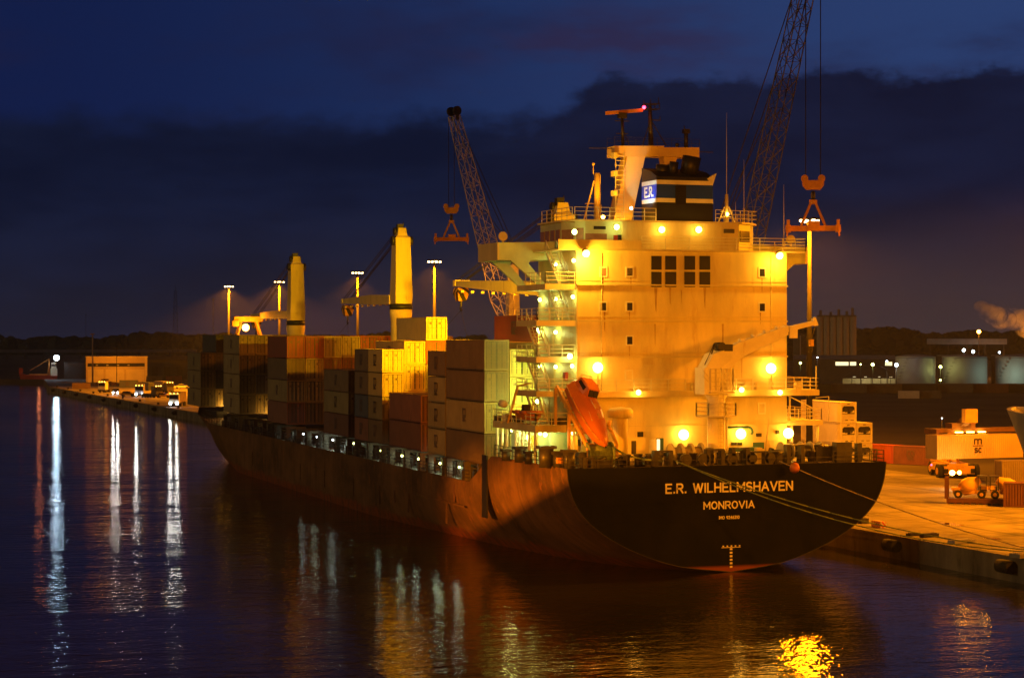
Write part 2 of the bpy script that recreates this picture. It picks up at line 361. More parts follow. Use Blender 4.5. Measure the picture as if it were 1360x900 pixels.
# ================================================================== THE SHIP
ship = thing('cargo_ship', 'large dark hulled container ship with a lit cream deckhouse moored along the quay', 'container ship')
KEY = [
 (0,   [(0,.0),(4.7,.6),(8.3,1.75),(11.0,3.1),(12.9,4.5),(14.1,6.0),(14.7,7.6),(14.9,9.05)]),
 (10,  [(0,-1.5),(5,-1.1),(8.4,.1),(11.4,1.9),(13.3,3.6),(14.4,5.5),(14.85,7.4),(14.9,9.05)]),
 (19,  [(0,-2.5),(5.5,-2),(9,-1),(10.6,.2),(12.8,2.3),(14.2,4.5),(14.85,6.9),(14.9,9.05)]),
 (19.8,[(0,-2.5),(5.6,-2),(9,-1),(10.7,.2),(12.8,2.3),(14.2,4.5),(14.85,6.8),(14.9,9.0)]),
 (26.5,[(0,-3),(7,-2.8),(10,-1.6),(11.8,.2),(13.4,2),(14.5,3.8),(14.9,5.2),(14.9,6.2)]),
 (45,  [(0,-3),(9,-3),(12,-2),(13.2,-.2),(14.2,1.4),(14.8,3),(14.9,4.6),(14.9,6.2)]),
 (62,  [(0,-3),(11,-3),(13.6,-2.2),(14.6,-.6),(14.85,.9),(14.9,2.6),(14.9,4.4),(14.9,6.2)]),
 (138, [(0,-3),(11.5,-3),(13.9,-2.2),(14.7,-.6),(14.88,.9),(14.9,2.6),(14.9,4.4),(14.9,6.2)]),
 (160, [(0,-3),(8,-3),(9.8,-2),(11.2,-.6),(12.6,.9),(13.8,2.7),(14.6,4.5),(14.9,6.25)]),
 (176, [(0,-3),(4.6,-3),(5.8,-2),(7,-.6),(8.4,1.0),(10.4,3.2),(12.5,5.3),(13.9,7.2)]),
 (190, [(0,-3),(1.9,-3),(2.6,-2),(3.4,-.6),(4.6,1.2),(6.6,3.7),(8.9,6.5),(10.8,9.4)]),
 (201, [(0,-3),(.5,-3),(.7,-2),(1.1,-.6),(1.9,1.2),(3.2,3.7),(4.8,6.5),(6.2,9.6)]),
 (208, [(0,1.0),(.05,1.1),(.08,1.4),(.12,2.0),(.2,3.0),(.35,5),(.7,7.3),(1.4,9.8)])]
def section(y):
    for (a, p), (b, q) in zip(KEY[:-1], KEY[1:]):
        if a <= y <= b:
            t = (y-a)/(b-a); return [(p[i][0]*(1-t)+q[i][0]*t, p[i][1]*(1-t)+q[i][1]*t) for i in range(8)]
ys = [0,1,3,6,10,14,17,19,19.8,21,23,25,26.5]+list(range(30,138,6))+[138,142,146,150,155,160,165,170,176,183,190,196,201,205,208]
def dense(sec):   # smooth resample of the half section
    out = []
    for i in range(7):
        p0 = sec[max(i-1,0)]; p1 = sec[i]; p2 = sec[i+1]; p3 = sec[min(i+2,7)]
        for k in range(3):
            t = k/3; out.append(tuple(.5*((2*p1[j])+(-p0[j]+p2[j])*t+(2*p0[j]-5*p1[j]+4*p2[j]-p3[j])*t*t+(-p0[j]+3*p1[j]-3*p2[j]+p3[j])*t**3) for j in (0,1)))
    return out+[sec[7]]
hb = MB(); rings = []
for y in ys:
    s_ = dense(section(y)); s_ = [(min(max(x, 0), 14.9), z) for x, z in s_]
    rings.append([(-x, y, z) for x, z in reversed(s_)]+[(x, y, z) for x, z in s_[1:]])
hb.loft(rings, 0, True, closed=False, caps=False)
hb.add(rings[0], [tuple(range(len(rings[0])))], 0, False)
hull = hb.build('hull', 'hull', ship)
# weld strake and fender bars along the port side
m = MB()
for y0, y1 in ((28, 60),(60, 100),(100, 142)): m.box(-14.96, -14.89, y0, y1-.01, 3.62, 3.78)
for y in (33.5, 47, 58.5, 70, 84, 97, 112, 127): m.box(-14.97, -14.88, y, y+.35, 1.6, 3.6)
m.build('fender_strake', 'hull', hull)
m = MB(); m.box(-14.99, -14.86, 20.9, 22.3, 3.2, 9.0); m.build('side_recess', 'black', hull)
m = MB()
m.loft([[(-x*.995, y, z-.12), (x*.995, y, z-.12)] for y in ys if y <= 19.8 for x, z in [section(y)[7]]], 0, False, False, False)
m.loft([[(-14.8, y, 6.1), (14.8, y, 6.1)] for y in (26.4, 60, 120, 160)], 0, False, False, False)
m.loft([[(-x*.99, y, z-.15), (x*.99, y, z-.15)] for y in ys if y >= 160 for x, z in [section(y)[7]]], 0, False, False, False)
m.add([(-14.8,19.8,8.9),(14.8,19.8,8.9),(14.8,26.4,6.1),(-14.8,26.4,6.1)], [(0,1,2,3)])
m.build('deck', 'deck', ship)
# lettering
T0 = at_y(883.5, 656, 0); T1 = at_y(1053, 626, 0)
lettering('E.R. WILHELMSHAVEN', T1.x-T0.x, .86, 'stern_lettering', 'letter', hull, ((T0.x+T1.x)/2, -.02, at_y(968, 646.5, 0).z))
a_ = at_y(934, 671, 0); b_ = at_y(1002, 671, 0)
lettering('MONROVIA', b_.x-a_.x, .68, 'stern_lettering', 'letter', hull, ((a_.x+b_.x)/2, -.02, a_.z))
a_ = at_y(954.5, 687, 0); b_ = at_y(982, 687, 0)
lettering('IMO 9246310', b_.x-a_.x, .29, 'stern_lettering', 'letter', hull, ((a_.x+b_.x)/2, -.02, a_.z))
m = MB()
for k in range(6):
    z = .35+k*.3; m.box(-.12, .12, -.05, -.02, z, z+.16)
m.box(-.9, .9, -.05, -.02, 2.05, 2.1)
for k in range(5): m.box(-.8+k*.38, -.66+k*.38, -.05, -.02, 2.13, 2.25)
m.build('draft_marks', 'letter', hull)
m = MB(); tp = dense(section(0)); tp = [(-x, z) for x, z in reversed(tp)]+tp[1:]
for (x0, z0), (x1, z1) in zip(tp[:-1], tp[1:]): m.bar((x0, -.03, z0), (x1, -.03, z1), .05, .05)
m.build('transom_edge', 'steel', hull)
m = MB()
m.box(-14.3, 14.3, -.03, -.001, 5.9, 5.94); m.box(-13.2, 13.2, -.03, -.001, 4.4, 4.43); m.build('weld_seam', 'hull', hull)
# ------------------------------------------------------------------ deckhouse
Z0, Z1, Z2, Z3, Z4, Z5, Z6 = 8.93, 12.3, 15.2, 18.2, 21.4, 24.6, 27.6
XA, XF = 10.3, 12.1
m = MB()
YB = 19.8; m.box(-XA, XA, 10, YB, Z0, Z6)
house = m.build('deckhouse', 'cream', ship)
m = MB()
for z in (Z5, Z4, Z3): m.box(-XA, XA, 9.74, 9.998, z-.1, z+.03); m.box(-XA, XA, 9.94, 9.997, z+.3, z+.36)
m.box(-XA, XA, 9.93, 9.997, 12.0, 12.06)
m.box(-XA-.01, -XA+.12, 9.86, 9.996, Z0+3.5, Z6-.2)
m.build('deck_line_trim', 'creamd', house)
def window(u, v, w=.5, h=.68, g='glass', y=9.998):
    p = at_y(u, v, y); q = MB(); x, z = p.x, p.z
    q.prism([(x-w/2-.13,z-h/2-.13),(x+w/2+.13,z-h/2-.13),(x+w/2+.13,z+h/2+.13),(x-w/2-.13,z+h/2+.13)], 'y', y-.07, y, 0)
    q.prism([(x-w/2,z-h/2),(x+w/2,z-h/2),(x+w/2,z+h/2),(x-w/2,z+h/2)], 'y', y-.085, y-.0702, 1)
    q.build('window', ['white', g], house)
for u, v, g in ((801,361,'warmglass'),(836,361,'glass'),(1012,362,'glass'),(801,407,'glass'),(836,407,'glass'),(1012,408,'glass'),(836,452,'glass')): window(u, v, g=g)
window(835, 498, .52, .75, 'creamd'); window(1011.5, 542, .52, .8, 'creamd')
for u0, u1 in ((865,878),(883.5,897.5),(909,922.5),(929,942.5)):
    for v0, v1 in ((340,358),(361,381)):
        a_ = at_y(u0, v1, 9.99); b_ = at_y(u1, v0, 9.99); q = MB()
        q.box(a_.x, b_.x, 9.86, 9.997, a_.z, b_.z, 0)
        k = 9
        for i in range(k):
            z = a_.z+(b_.z-a_.z)*(i+.25)/k; q.box(a_.x+.06, b_.x-.06, 9.82, 9.859, z, z+.05, 0)
        q.build('louvre', 'black', house)
# rust runs below fittings, cable conduits
for u, v, w_, L_ in ((801,368,.16,1.6),(838,368,.12,1.2),(871,382,.3,2.2),(890,382,.22,1.5),(936,382,.26,1.9),(1012,369,.14,1.4),(836,414,.12,1.0),(803,414,.18,1.8),(1010,415,.12,1.1),(836,459,.14,1.2),(794,497,.2,1.3),(960,430,.2,2.6),(905,385,.12,1.2),(985,476,.16,2.0),(870,430,.14,2.0)):
    p = at_y(u, v, 9.99); m = MB(); m.prism([(p.x-w_/2, p.z), (p.x+w_/2, p.z), (p.x+w_*.18, p.z-L_), (p.x-w_*.1, p.z-L_*.9)], 'y', 9.9945, 9.999); m.build('rust_run', 'stainrun', house)
for x, z0_, z1_ in ((-7.9, Z2, Z6-.3), (8.7, Z2, Z6-.3), (4.3, Z0, Z2-.7)): m = MB(); m.tube((x, 9.94, z0_), (x, 9.94, z1_), .045, n=6); m.build('conduit', 'creamd', house)
# boxes, doors and piping on the lower aft wall
def wallbox(name, u0, u1, v0, v1, mt, d=.12, y=9.998):
    a_ = at_y(u0, v1, y); b_ = at_y(u1, v0, y); q = MB(); q.box(a_.x, b_.x, y-d, y, a_.z, b_.z); return q.build(name, mt, house)
wallbox('notice_board', 846.5, 854, 573, 580, 'black', .08); wallbox('notice_board', 856, 864.5, 572.5, 580.5, 'cream', .1)
wallbox('door', 862, 871, 583, 603, 'white', .06); wallbox('doorway', 871.6, 881, 581.5, 606, 'teal', .05); wallbox('doorway_glow', 872, 876, 583, 605, 'e_win', .07)
wallbox('door', 838.5, 844.5, 585, 603, 'steel', .06)
wallbox('vent_grille', 971, 978, 587, 591, 'black'); wallbox('vent_grille', 979, 985, 587, 591, 'black'); wallbox('vent_grille', 1000, 1014, 587, 596, 'teal')
wallbox('junction_box', 1004, 1010, 575, 579.5, 'steel', .25); wallbox('junction_box', 1030, 1034, 571, 575.5, 'steel', .2); wallbox('junction_box', 1021, 1027, 584, 593, 'creamd', .15)
wallbox('locker', 972, 1000, 593, 601, 'teal', 1.2); wallbox('locker', 758.5, 781, 583, 592, 'dgrey', .2); wallbox('door', 783, 795, 581, 601, 'creamd', .07)
wallbox('wall_plate', 855, 867, 484.3, 486, 'creamd', .2)
p0 = at_y(967, 567, 9.6); p1 = at_y(994, 567, 9.6); p2 = at_y(999, 571, 9.6); p3 = at_y(998, 576.5, 9.6)
MB().path([p0, p1, at_y(997.5,568.5,9.6), p2, at_y(999.5,574,9.6), p3], .11, 8).build('pipe', 'teal', house)
# balcony along the aft wall and the two lower side platforms
m = MB(); bl = at_y(762, 518, 9.0); br = at_y(1078, 515, 9.0)
m.box(-XA, 12.9, 8.6, 9.995, 14.62, 15.15); m.box(10.32, 12.9, 9.996, 15.3, 14.62, 15.15)
bal = m.build('balcony', 'cream', house)
m = MB(); m.rail([(-XA, 8.66, 15.15),(12.84, 8.66, 15.15),(12.84, 15.2, 15.15)], 1.05, 1.7); m.build('railing', 'rail', house)
for x in (1.0, 2.6, 4.4, 6.0, 7.4, 9.0, 11.2): m = MB(); m.cb((x, 9.5, 15.5), (random.uniform(.6,1.3), .5, .7), rz=0); m.build('deck_box', 'creamd', house)
m = MB()
m.prism([(-14.85,7.9),(-10.32,7.9),(-10.32,19.6),(-14.85,19.6)], 'z', 11.68, 12.3)
m.build('side_platform', 'cream', house)
m = MB(); m.box(10.32, 14.0, 10, 19.6, 11.85, 12.3); m.build('side_platform', 'cream', house)
m = MB(); m.rail([(14.75-.9, 10.06, 12.3),(13.9, 19.5, 12.3)], 1.05, 1.4); m.rail([(10.35, 10.06, 12.3),(13.85, 10.06, 12.3)], 1.05, 1.2); m.build('railing', 'rail', house)
m = MB(); m.rail([(-10.4, 7.96, 12.3),(-14.8, 7.96, 12.3),(-14.8, 19.5, 12.3)], 1.05, 1.3); m.build('railing', 'rail', house)
for x, y in [(-14.6, y) for y in (8.6, 10.2, 12.0, 13.8, 16.2, 17.6, 18.9)]+[(-11.2, 8.1)]: m = MB(); m.tube((x, y, 8.9), (x, y, 11.68), .13, n=8); m.build('platform_pillar', 'white', house)
for x, y in ((13.6, 10.4), (11.0, 10.4), (13.6, 16)): m = MB(); m.tube((x, y, 8.9), (x, y, 11.85), .14, n=8); m.build('platform_pillar', 'white', house)
m = MB(); m.bar((13.2,10.05,13.3),(10.4,10.05,14.6),.1); m.tube((10.7,10.2,12.3),(10.7,10.2,14.6),.1,n=6); m.tube((12.6,8.7,15.15),(12.6,8.7,17.3),.06,n=6); m.tube((14.0,8.9,12.3),(14.0,8.9,14.5),.05,n=6); m.bar((12.6,8.8,14.4),(14.0,8.9,14.5),.05); m.build('platform_strut', 'rail', house)
# stacked port balconies with stairs
for i, z in enumerate((Z2, Z3, Z4, Z5)):
    m = MB(); x0 = -14.0 if i < 3 else -13.2
    m.box(x0, -XA-.003, 10, 15.39 if i < 3 else 17.5, z-.5, z); m.build('balcony', 'cream', house)
    m = MB(); m.rail([(-XA-.1, 10.05, z),(x0+.05, 10.05, z),(x0+.05, 15.3, z)], 1.05, 1.25); m.build('railing', 'rail', house)
for (x, y0, z0, y1, z1) in ((-13.6, 13.0, Z0, 17.0, Z1), (-13.1, 10.9, Z1, 14.2, Z2), (-13.0, 10.9, Z2, 14.2, Z3), (-13.0, 10.9, Z3, 14.2, Z4), (-11.1, 10.9, Z4, 14.2, Z5), (-11.1, 10.9, Z5, 14.2, Z6)):
    m = MB(); m.stairs((x, y0, z0), (x, y1, z1), 1.0); m.build('stair', 'white', house)
for (y, z) in ((17.2, Z1), (15.9, Z2), (16.2, Z3), (15.9, Z4)): m = MB(); m.box(-XA-.06, -XA-.003, y-.4, y+.4, z+.15, z+2.0); m.build('door', 'creamd', house)
m = MB(); m.box(-10.55,-10.305, 12.0, 12.6, Z2+.9, Z2+1.6); m.build('fire_box', 'red', house); m = MB(); m.box(-11.2,-10.85, 14.8, 15.39, Z0+1.2, Z0+1.7); m.build('fire_box', 'red', house)
m = MB(); m.box(-10.36, -10.305, 16.9, 17.9, Z4+.9, Z4+2.2); m.build('notice_board', 'white', house)
# lower port side wall that closes the space beneath the platform
m = MB(); m.box(-13.0, -XA-.003, 15.4, 19.7, Z0, 11.66); m.build('stair_trunk', 'white', house)
m = MB(); m.box(-11.9, -XA-.003, 12.2, 15.39, Z0, 11.66); m.build('store_cabin', 'green', house)
m = MB(); m.box(-12.6, -12.0, 15.34, 15.395, Z0+.1, Z0+2.1); m.build('door', 'yellow', house)
m = MB(); m.box(-11.0, -10.4, 9.3, 9.99, Z0, Z0+2.3); m.build('locker', 'yellow', house)
# bridge deck, wing, wheelhouse
m = MB()
m.box(-XF, XF, 9.6, 21.9, Z6+.002, Z6+.14); m.build('bridge_deck', 'creamd', house)
m = MB(); pl = at_y(852, 330, 9.7).x
m.rail([(pl, 9.66, Z6+.14),(XF-.05, 9.66, Z6+.14),(XF-.05, 16, Z6+.14)], 1.15, 2.3, .035, 0, 4)
m.build('railing', 'rail', house)
m = MB(); m.box(-XF, pl-.05, 9.6, 9.66, Z6+.14, Z6+.9); m.build('bulwark', 'cream', house)
def wing(sx):
    q = MB(); y0 = 16.2
    px = lambda u, v: (lambda p: (p.x, p.z))(at_y(u, v, y0))
    arm = [px(663,322),(px(768,321)),px(768,344),px(712,344.5),px(704,346),px(702,350),px(727,380),px(716,380),px(678,345.5),px(663,345)]
    if sx > 0: arm = [(-x, z) for x, z in reversed(arm)]
    for yy in (y0, 21.4): q.prism(arm, 'y', yy, yy+.35, 0)
    xs = sorted(p[0] for p in arm); xo = arm[0][0] if sx < 0 else -px(663,322)[0]
    zt = px(663,322)[1]; zb = px(663,345)[1]
    xin = -XA if sx < 0 else XA
    q.box(min(xo, xin), max(xo, xin), y0+.352, 21.398, zb+.05, Z6-.02, 0)
    q.box(xo-.18 if sx < 0 else xo+.01, xo-.01 if sx < 0 else xo+.18, y0-.05, 21.8, zb-.02, zt+.02, 1)
    return q.build('bridge_wing', ['green', 'cream'], house)
wing(-1); wing(1)
w0 = at_y(668, 314, 17)
m = MB(); m.tube((w0.x, 17, Z6+.2), (w0.x, 17, w0.z-.35), .1); m.tube((w0.x-.1, 16.7, w0.z), (w0.x+.1, 17.25, w0.z), .42, .42, 14); m.build('searchlight', 'creamd', house)
m = MB(); m.tube((14.2, 17, Z6+.2), (14.2, 17, Z6+1.3), .1); m.tube((14.1, 16.7, Z6+1.6), (14.3, 17.25, Z6+1.6), .42, .42, 14); m.build('searchlight', 'creamd', house)
ZW, ZR = Z6+.142, 30.35
plan = [(-8.2,13.2),(7.0,13.2),(8.6,14.2),(9.6,15.6),(9.6,21.2),(-9.6,21.2),(-9.6,15.6),(-8.9,13.9)]
m = MB(); m.prism(plan, 'z', ZW, ZR); m.build('wheelhouse', 'green', house)
a_ = at_y(826, 330, 12.95).x; b_ = at_y(980, 330, 12.95).x
m = MB(); m.box(a_, b_, 12.9, 13.195, ZW, ZR); m.build('wheelhouse_wall', 'cream', house)
m = MB(); m.prism([(x*1.03, 13.0+(y-13.2)*1.03) for x, y in plan], 'z', ZR+.002, ZR+.16); m.build('wheelhouse_roof', 'creamd', house)
def whwin(u0, u1, v0, v1, g='warmglass', y=13.19):
    a = at_y(u0, v1, y); b = at_y(u1, v0, y); q = MB(); q.box(a.x-.1, b.x+.1, y-.08, y, a.z-.1, b.z+.1, 0); q.box(a.x, b.x, y-.1, y-.081, a.z, b.z, 1); q.build('window', ['green', g], house)
whwin(777, 805.5, 310.5, 323)
whwin(788, 804, 300.5, 304.5, 'glass')
def chamfer(p, q_, z0, z1, g):
    p = Vector((*p, 0)); q_ = Vector((*q_, 0)); d = (q_-p).normalized(); n_ = Vector((d.y, -d.x, 0)); c = (p+q_)/2; L_ = (q_-p).length-.3
    if n_.dot(c-Vector((0,17,0))) < 0: n_ = -n_
    b = MB()
    for off, k in ((.03, 0),):
        vs = [c-d*L_/2+n_*.02, c+d*L_/2+n_*.02]
        t = n_*.06
        pts = [vs[0]+Vector((0,0,z0)), vs[1]+Vector((0,0,z0)), vs[1]+Vector((0,0,z1)), vs[0]+Vector((0,0,z1))]
        b.add(pts+[x+t for x in pts], [(0,1,2,3),(7,6,5,4),(0,4,5,1),(1,5,6,2),(2,6,7,3),(3,7,4,0)])
    b.build('window', g, house)
chamfer((-8.2,13.2), (-8.9,13.9), ZW+.95, ZW+2.0, 'warmglass'); chamfer((-8.9,13.9), (-9.6,15.6), ZW+1.0, ZW+1.9, 'warmglass')
chamfer((7.0,13.2), (8.6,14.2), ZW+.95, ZW+2.0, 'glass'); [chamfer((-9.6,y_), (-9.6,y_+1.35), ZW+1.0, ZW+1.95, 'warmglass') for y_ in (15.7, 17.1, 18.5, 19.8)]
wallbox('fire_box', 814.5, 819, 312.5, 320, 'red', .25, 12.88); wallbox('deck_gear', 820, 824, 312, 328, 'black', .3, 12.88); wallbox('deck_gear', 804, 813, 322, 331, 'dgrey', .6, 12.7)
wallbox('roof_vent', 961, 974, 304.5, 309.5, 'dgrey', .25, 12.89)
m = MB(); m.rail([(-9.2, 13.2, ZR+.16),(a_+3.4, 13.1, ZR+.16)], 1.1, 1.1); m.rail([(4.6, 13.1, ZR+.16),(9.4, 14.4, ZR+.16),(9.6, 20, ZR+.16)], 1.1, 1.1); m.rail([(-9.4, 13.3, ZR+.16),(-9.6, 20.8, ZR+.16)], 1.1, 1.2); m.build('railing', 'rail', house)
# ------------------------------------------------------------------ funnel
fx0 = at_y(872, 297, 13.3).x; fx1 = at_y(947, 297, 13.3).x; fy0, fy1 = 13.3, 16.8; fz0 = ZR+.165
def fz(v): return at_y(905, v, 13.3).z
m = MB(); zt = fz(235)
m.box(fx0, fx1, fy0, fy1, fz0, fz(269.2)); m.box(fx0, fx1, fy0, fy1, fz(239.6), zt)
m.prism([(fy0, zt), (fy1, zt), (fy1, zt+1.0), (fy0+1.3, zt+.55)], 'x', fx0, fx1)
fun = m.build('funnel', 'black', ship)
m = MB(); m.box(fx0, fx1, fy0, fy1, fz(269.2)+.001, fz(263.6)); m.box(fx0, fx1, fy0, fy1, fz(245.2), fz(239.6)-.001); m.build('white_band', 'white', fun)
m = MB(); m.box(fx0, fx1, fy0, fy1, fz(263.6)+.001, fz(245.2)-.001); m.build('blue_band', 'dblue', fun)
a_ = at_y(897.5, 272, 13.2); b_ = at_y(911, 246, 13.2)
m = MB(); m.box(a_.x, b_.x, 13.16, 13.296, a_.z, b_.z)
for i in range(12): z = a_.z+(b_.z-a_.z)*(i+.3)/12; m.box(a_.x+.05, b_.x-.05, 13.1, 13.159, z, z+.06)
m.build('louvre', 'black', fun)
zc = (fz(263.6)+fz(245.2))/2
lettering('E.R.', 2.2, 1.0, 'funnel_lettering', 'white', fun, (fx0-.005, (fy0+fy1)/2, zc), .2, 'x')
m = MB()
e0 = at_y(903, 220, 14.6); e1 = at_y(928, 209, 14.6); m.tube(((e0.x+e1.x)/2-.1, 14.6, zt+.2), ((e0.x+e1.x)/2+.1, 14.2, e1.z), .82, .86, 18)
e0 = at_y(893, 225, 14.6); m.tube((e0.x, 14.6, zt+.2), (e0.x+.1, 14.4, at_y(893,215,14.6).z), .42, .42, 12)
e0 = at_y(879, 225, 15.6); m.tube((e0.x, 15.6, zt+.2), (e0.x, 15.4, at_y(879,219,15.6).z), .62, .62, 14)
m.build('exhaust_pipe', 'black', fun)
m = MB(); m.prism([(fx1-.6, zt-.1),(fx1+.35, zt+.42),(fx1-.05, zt-.75)], 'y', fy0-.02, fy0+.5, 0); m.build('funnel_fin', 'white', fun)
# ------------------------------------------------------------------ radar mast
ym = 17.6
P = lambda u, v: (lambda p: (p.x, p.z))(at_y(u, v, ym))
m = MB()
m.prism([P(814,297), P(838,297), P(857,208), P(833,206)], 'y', ym, ym+1.5)
m.prism([P(815,194), P(881,194), P(881,208), P(815,208)], 'y', ym-.2, ym+1.7)
m.prism([P(881.2,196), P(928,196), P(928,210), P(881.2,208)], 'y', ym-.15, ym+1.6)
m.prism([P(882,208.1), P(900,209), P(892,238), P(886,238)], 'y', ym+.1, ym+1.3)
mast = m.build('radar_mast', 'crane', ship)
ladz = P(820, 203)[1]
m = MB(); lx0 = P(816,240)[0]; lx1 = P(827,240)[0]
for x in (lx0, lx1): m.bar((x, ym-.3, ZR+.2), (x, ym-.3, ladz), .07)
z = ZR+.5
while z < ladz: m.bar((lx0, ym-.3, z), (lx1, ym-.3, z), .06); z += .45
for v in (207, 231, 257): q = P(816, v); m.cb((q[0]-.1, ym-.2, q[1]), (.35, .8, .5))
m.build('ladder', 'rail', mast)
m = MB(); r0 = P(815,194); r1 = P(928,196)
m.rail([(r0[0], ym-.2, r0[1]), (r1[0], ym-.2, r0[1])], .85, 1.5, .014, 0, 2); m.rail([(r1[0], ym+1.6, r0[1]), (r0[0], ym+1.6, r0[1])], .85, 1.5, .014, 0, 2); m.build('railing', 'steel', mast)
m = MB(); q0 = P(830, 194); q1 = P(829, 155)
m.tube((q0[0], ym+.5, q0[1]), (q1[0], ym+.5, q1[1]), .16, .14)
for v, w in ((160, 1.2), (177, 1.0), (187, .8)): q = P(829, v); m.bar((q[0]-w*.6, ym+.5, q[1]), (q[0]+w*.6, ym+.5, q[1]), .08)
m.cb((q1[0], ym+.5, q1[1]+.15), (.8, .5, .5)); m.bar((q0[0]+.7, ym+.5, q0[1]), (q0[0], ym+.5, q0[1]+1.6), .06)
m.build('radar_post', 'steel', mast)
m = MB(); s0 = P(806, 150); s1 = P(857, 145.5); m.bar((s0[0], ym+.3, s0[1]), (s1[0], ym+.7, s1[1]), .2, .32); m.build('radar_scanner', 'dorange', mast)
m = MB(); q0 = P(868.5, 194); q1 = P(867, 137)
m.tube((q0[0], ym+.7, q0[1]), (q1[0], ym+.7, q1[1]), .26, .16)
for du, v in ((-11, 193), (21, 193)): q = P(868+du, v); t_ = P(868, 158); m.bar((q[0], ym+.7, q[1]), (t_[0], ym+.7, t_[1]), .07)
q = P(868, 158.5); m.bar((q[0], ym+.7, q[1]), (q[0]+1.0, ym+.7, q[1]), .1); m.bar((q[0]+.95, ym+.7, q[1]), (q[0]+.95, ym+.7, q[1]+.4), .06)
for v in (144.5, 137.5):
    c0 = P(859, v); c1 = P(878, v); m.bar((c0[0], ym+.4, c0[1]), (c1[0], ym+.4, c1[1]), .1); m.bar((c0[0], ym+1.0, c0[1]), (c1[0], ym+1.0, c1[1]), .1)
for u in (859, 865, 872, 878): c0 = P(u, 145); m.bar((c0[0], ym+.4, c0[1]), (c0[0], ym+.4, P(u, 136)[1]), .06)
for u, v in ((878.5, 128.5), (859, 132), (868, 131)): c0 = P(u, 137); m.bar((c0[0], ym+.7, c0[1]), (c0[0], ym+.7, P(u, v)[1]), .06)
for u0, u1, v in ((785, 816, 196), (925, 950, 201)): c0 = P(u0, v); c1 = P(u1, v+.6); m.bar((c0[0], ym+.5, c0[1]), (c1[0], ym+.5, c1[1]), .07)
m.build('signal_mast', 'steel', mast)
c0 = P(857, 142.3); m = MB(); m.ball((c0[0], ym+.3, c0[1]), .17, n=10); m.build('red_signal_lamp', 'e_red', mast)
m = MB(); q0 = P(914, 196); q1 = P(914, 176); m.tube((q0[0], ym+.5, q0[1]), (q1[0], ym+.5, q1[1]), .2); m.cb((q1[0], ym+.5, q1[1]+.15), (.6, .5, .4)); m.tube((q1[0]-.15, ym+.5, q1[1]+.3), (q1[0]-.2, ym+.5, q1[1]+.7), .05, n=6); m.ball((P(902,191)[0], ym+.5, P(902,192)[1]), .2); m.build('lamp_post', 'steel', mast)
# signal post on the wheelhouse roof, whip aerials, satellite dome
ys_ = 19
P2 = lambda u, v: at_y(u, v, ys_)
m = MB(); a_ = P2(793.5, 294); b_ = P2(793, 230); m.tube(a_, b_, .34, .28, 12)
m.bar(P2(775, 294), P2(789, 240), .12); m.bar(P2(777, 270.5), P2(792, 270.5), .08); m.bar(P2(797, 232), P2(797, 245), .08); m.bar(P2(793, 232), P2(797, 232), .08); m.bar(P2(793,245), P2(797,245), .08); m.tube(P2(788, 231), P2(788, 218), .05, n=6); m.ball(P2(788, 218), .15); m.bar(P2(798,272), P2(797,294), .1)
m.build('signal_post', 'crane', ship)
yb = 16.5
for u, v0, v1, r_ in ((965, 262, 150, .035), (988, 276, 212, .035), (977, 284, 268, .03)):
    m = MB(); m.tube(at_y(u, v0, yb), at_y(u, v1, yb), r_, .012, 6); m.tube(at_y(u, 297, yb), at_y(u, v0, yb), .1, .07, 8); m.build('whip_aerial', 'rail', ship)
m = MB(); m.tube(at_y(965, 296, yb-1), at_y(965, 258, yb-1), .2, .16, 10); m.bar(at_y(954, 296, yb-1), at_y(962, 275, yb-1), .1); m.bar(at_y(976, 296, yb-1), at_y(968, 275, yb-1), .1)
for v in (288, 281): m.bar(at_y(957, v, yb-1), at_y(973, v, yb-1), .07)
m.build('aerial_stand', 'white', ship)
yw = 12.0
for u, v1 in ((1041, 245),): m = MB(); m.tube(at_y(u, 330, 17), at_y(u, v1, 17), .04, .015, 6); m.build('whip_aerial', 'rail', ship)
# ------------------------------------------------------------------ lamps on the deckhouse
def fixture(name, p, r, e, parent=house, back=Vector((0, 1, 0)), bl=.3):
    p = Vector(p); q = MB(); q.tube(p+back*.01, p+back*bl, r*.75, r*.6, 10, 0); q.ball(p, r, (1,1,1), 10, 1); return q.build(name, ['creamd', e], parent)
def walllamp(u, v, y, e, col, pw, r=.26, dy=.55, rad=.2):
    p = at_y(u, v, y-dy); fixture('wall_lamp', p, r, e, bl=dy-.02); lamp('lamp_light', p-Vector((0, .32, 0)), col, pw, house, r=rad)
# ------------------------------------------------------------------ lamps
KW = 1.0
for u, v, pw in ((778, 336, 420), (1035, 339, 130)):
    p = at_y(u, v, 9.0); q = MB(); q.bar((p.x, 9.7, p.z+.1), (p.x, 9.1, p.z+.25), .08); q.tube((p.x, 9.2, p.z+.2), (p.x, 8.95, p.z), .3, .38, 12, 0); q.ball((p.x, 8.93, p.z-.02), .34, n=12, mi=1)
    q.build('flood_lamp', ['creamd', 'e_sod'], house); lamp('flood_light', (p.x, 8.75, p.z-.55), (1,.46,.03), pw*5, house, r=.3)
for u, v, pw in ((794, 488, 400), (1024, 489, 370), (908, 577, 400), (984, 576, 340), (1047, 575, 330)): walllamp(u, v, 10, 'e_warm', WARM, pw, .48)  # globes oversized to stand in for lamp glare
for u, v, pw in ((848, 521, 70), (985, 517.5, 90), (1036, 521, 90)): walllamp(u, v, 8.6, 'e_warm', (1,.48,.05), pw, .24, .3)
for u, v, pw in ((879, 305, 70), (928, 305, 70)): walllamp(u, v, 12.9, 'e_warm', (1,.62,.07), pw, .3, .5)
for u, v, pw in ((763, 308, 30), (819, 301.5, 26)): walllamp(u, v, 13.0, 'e_fluo', FLUO, pw, .24, .35)
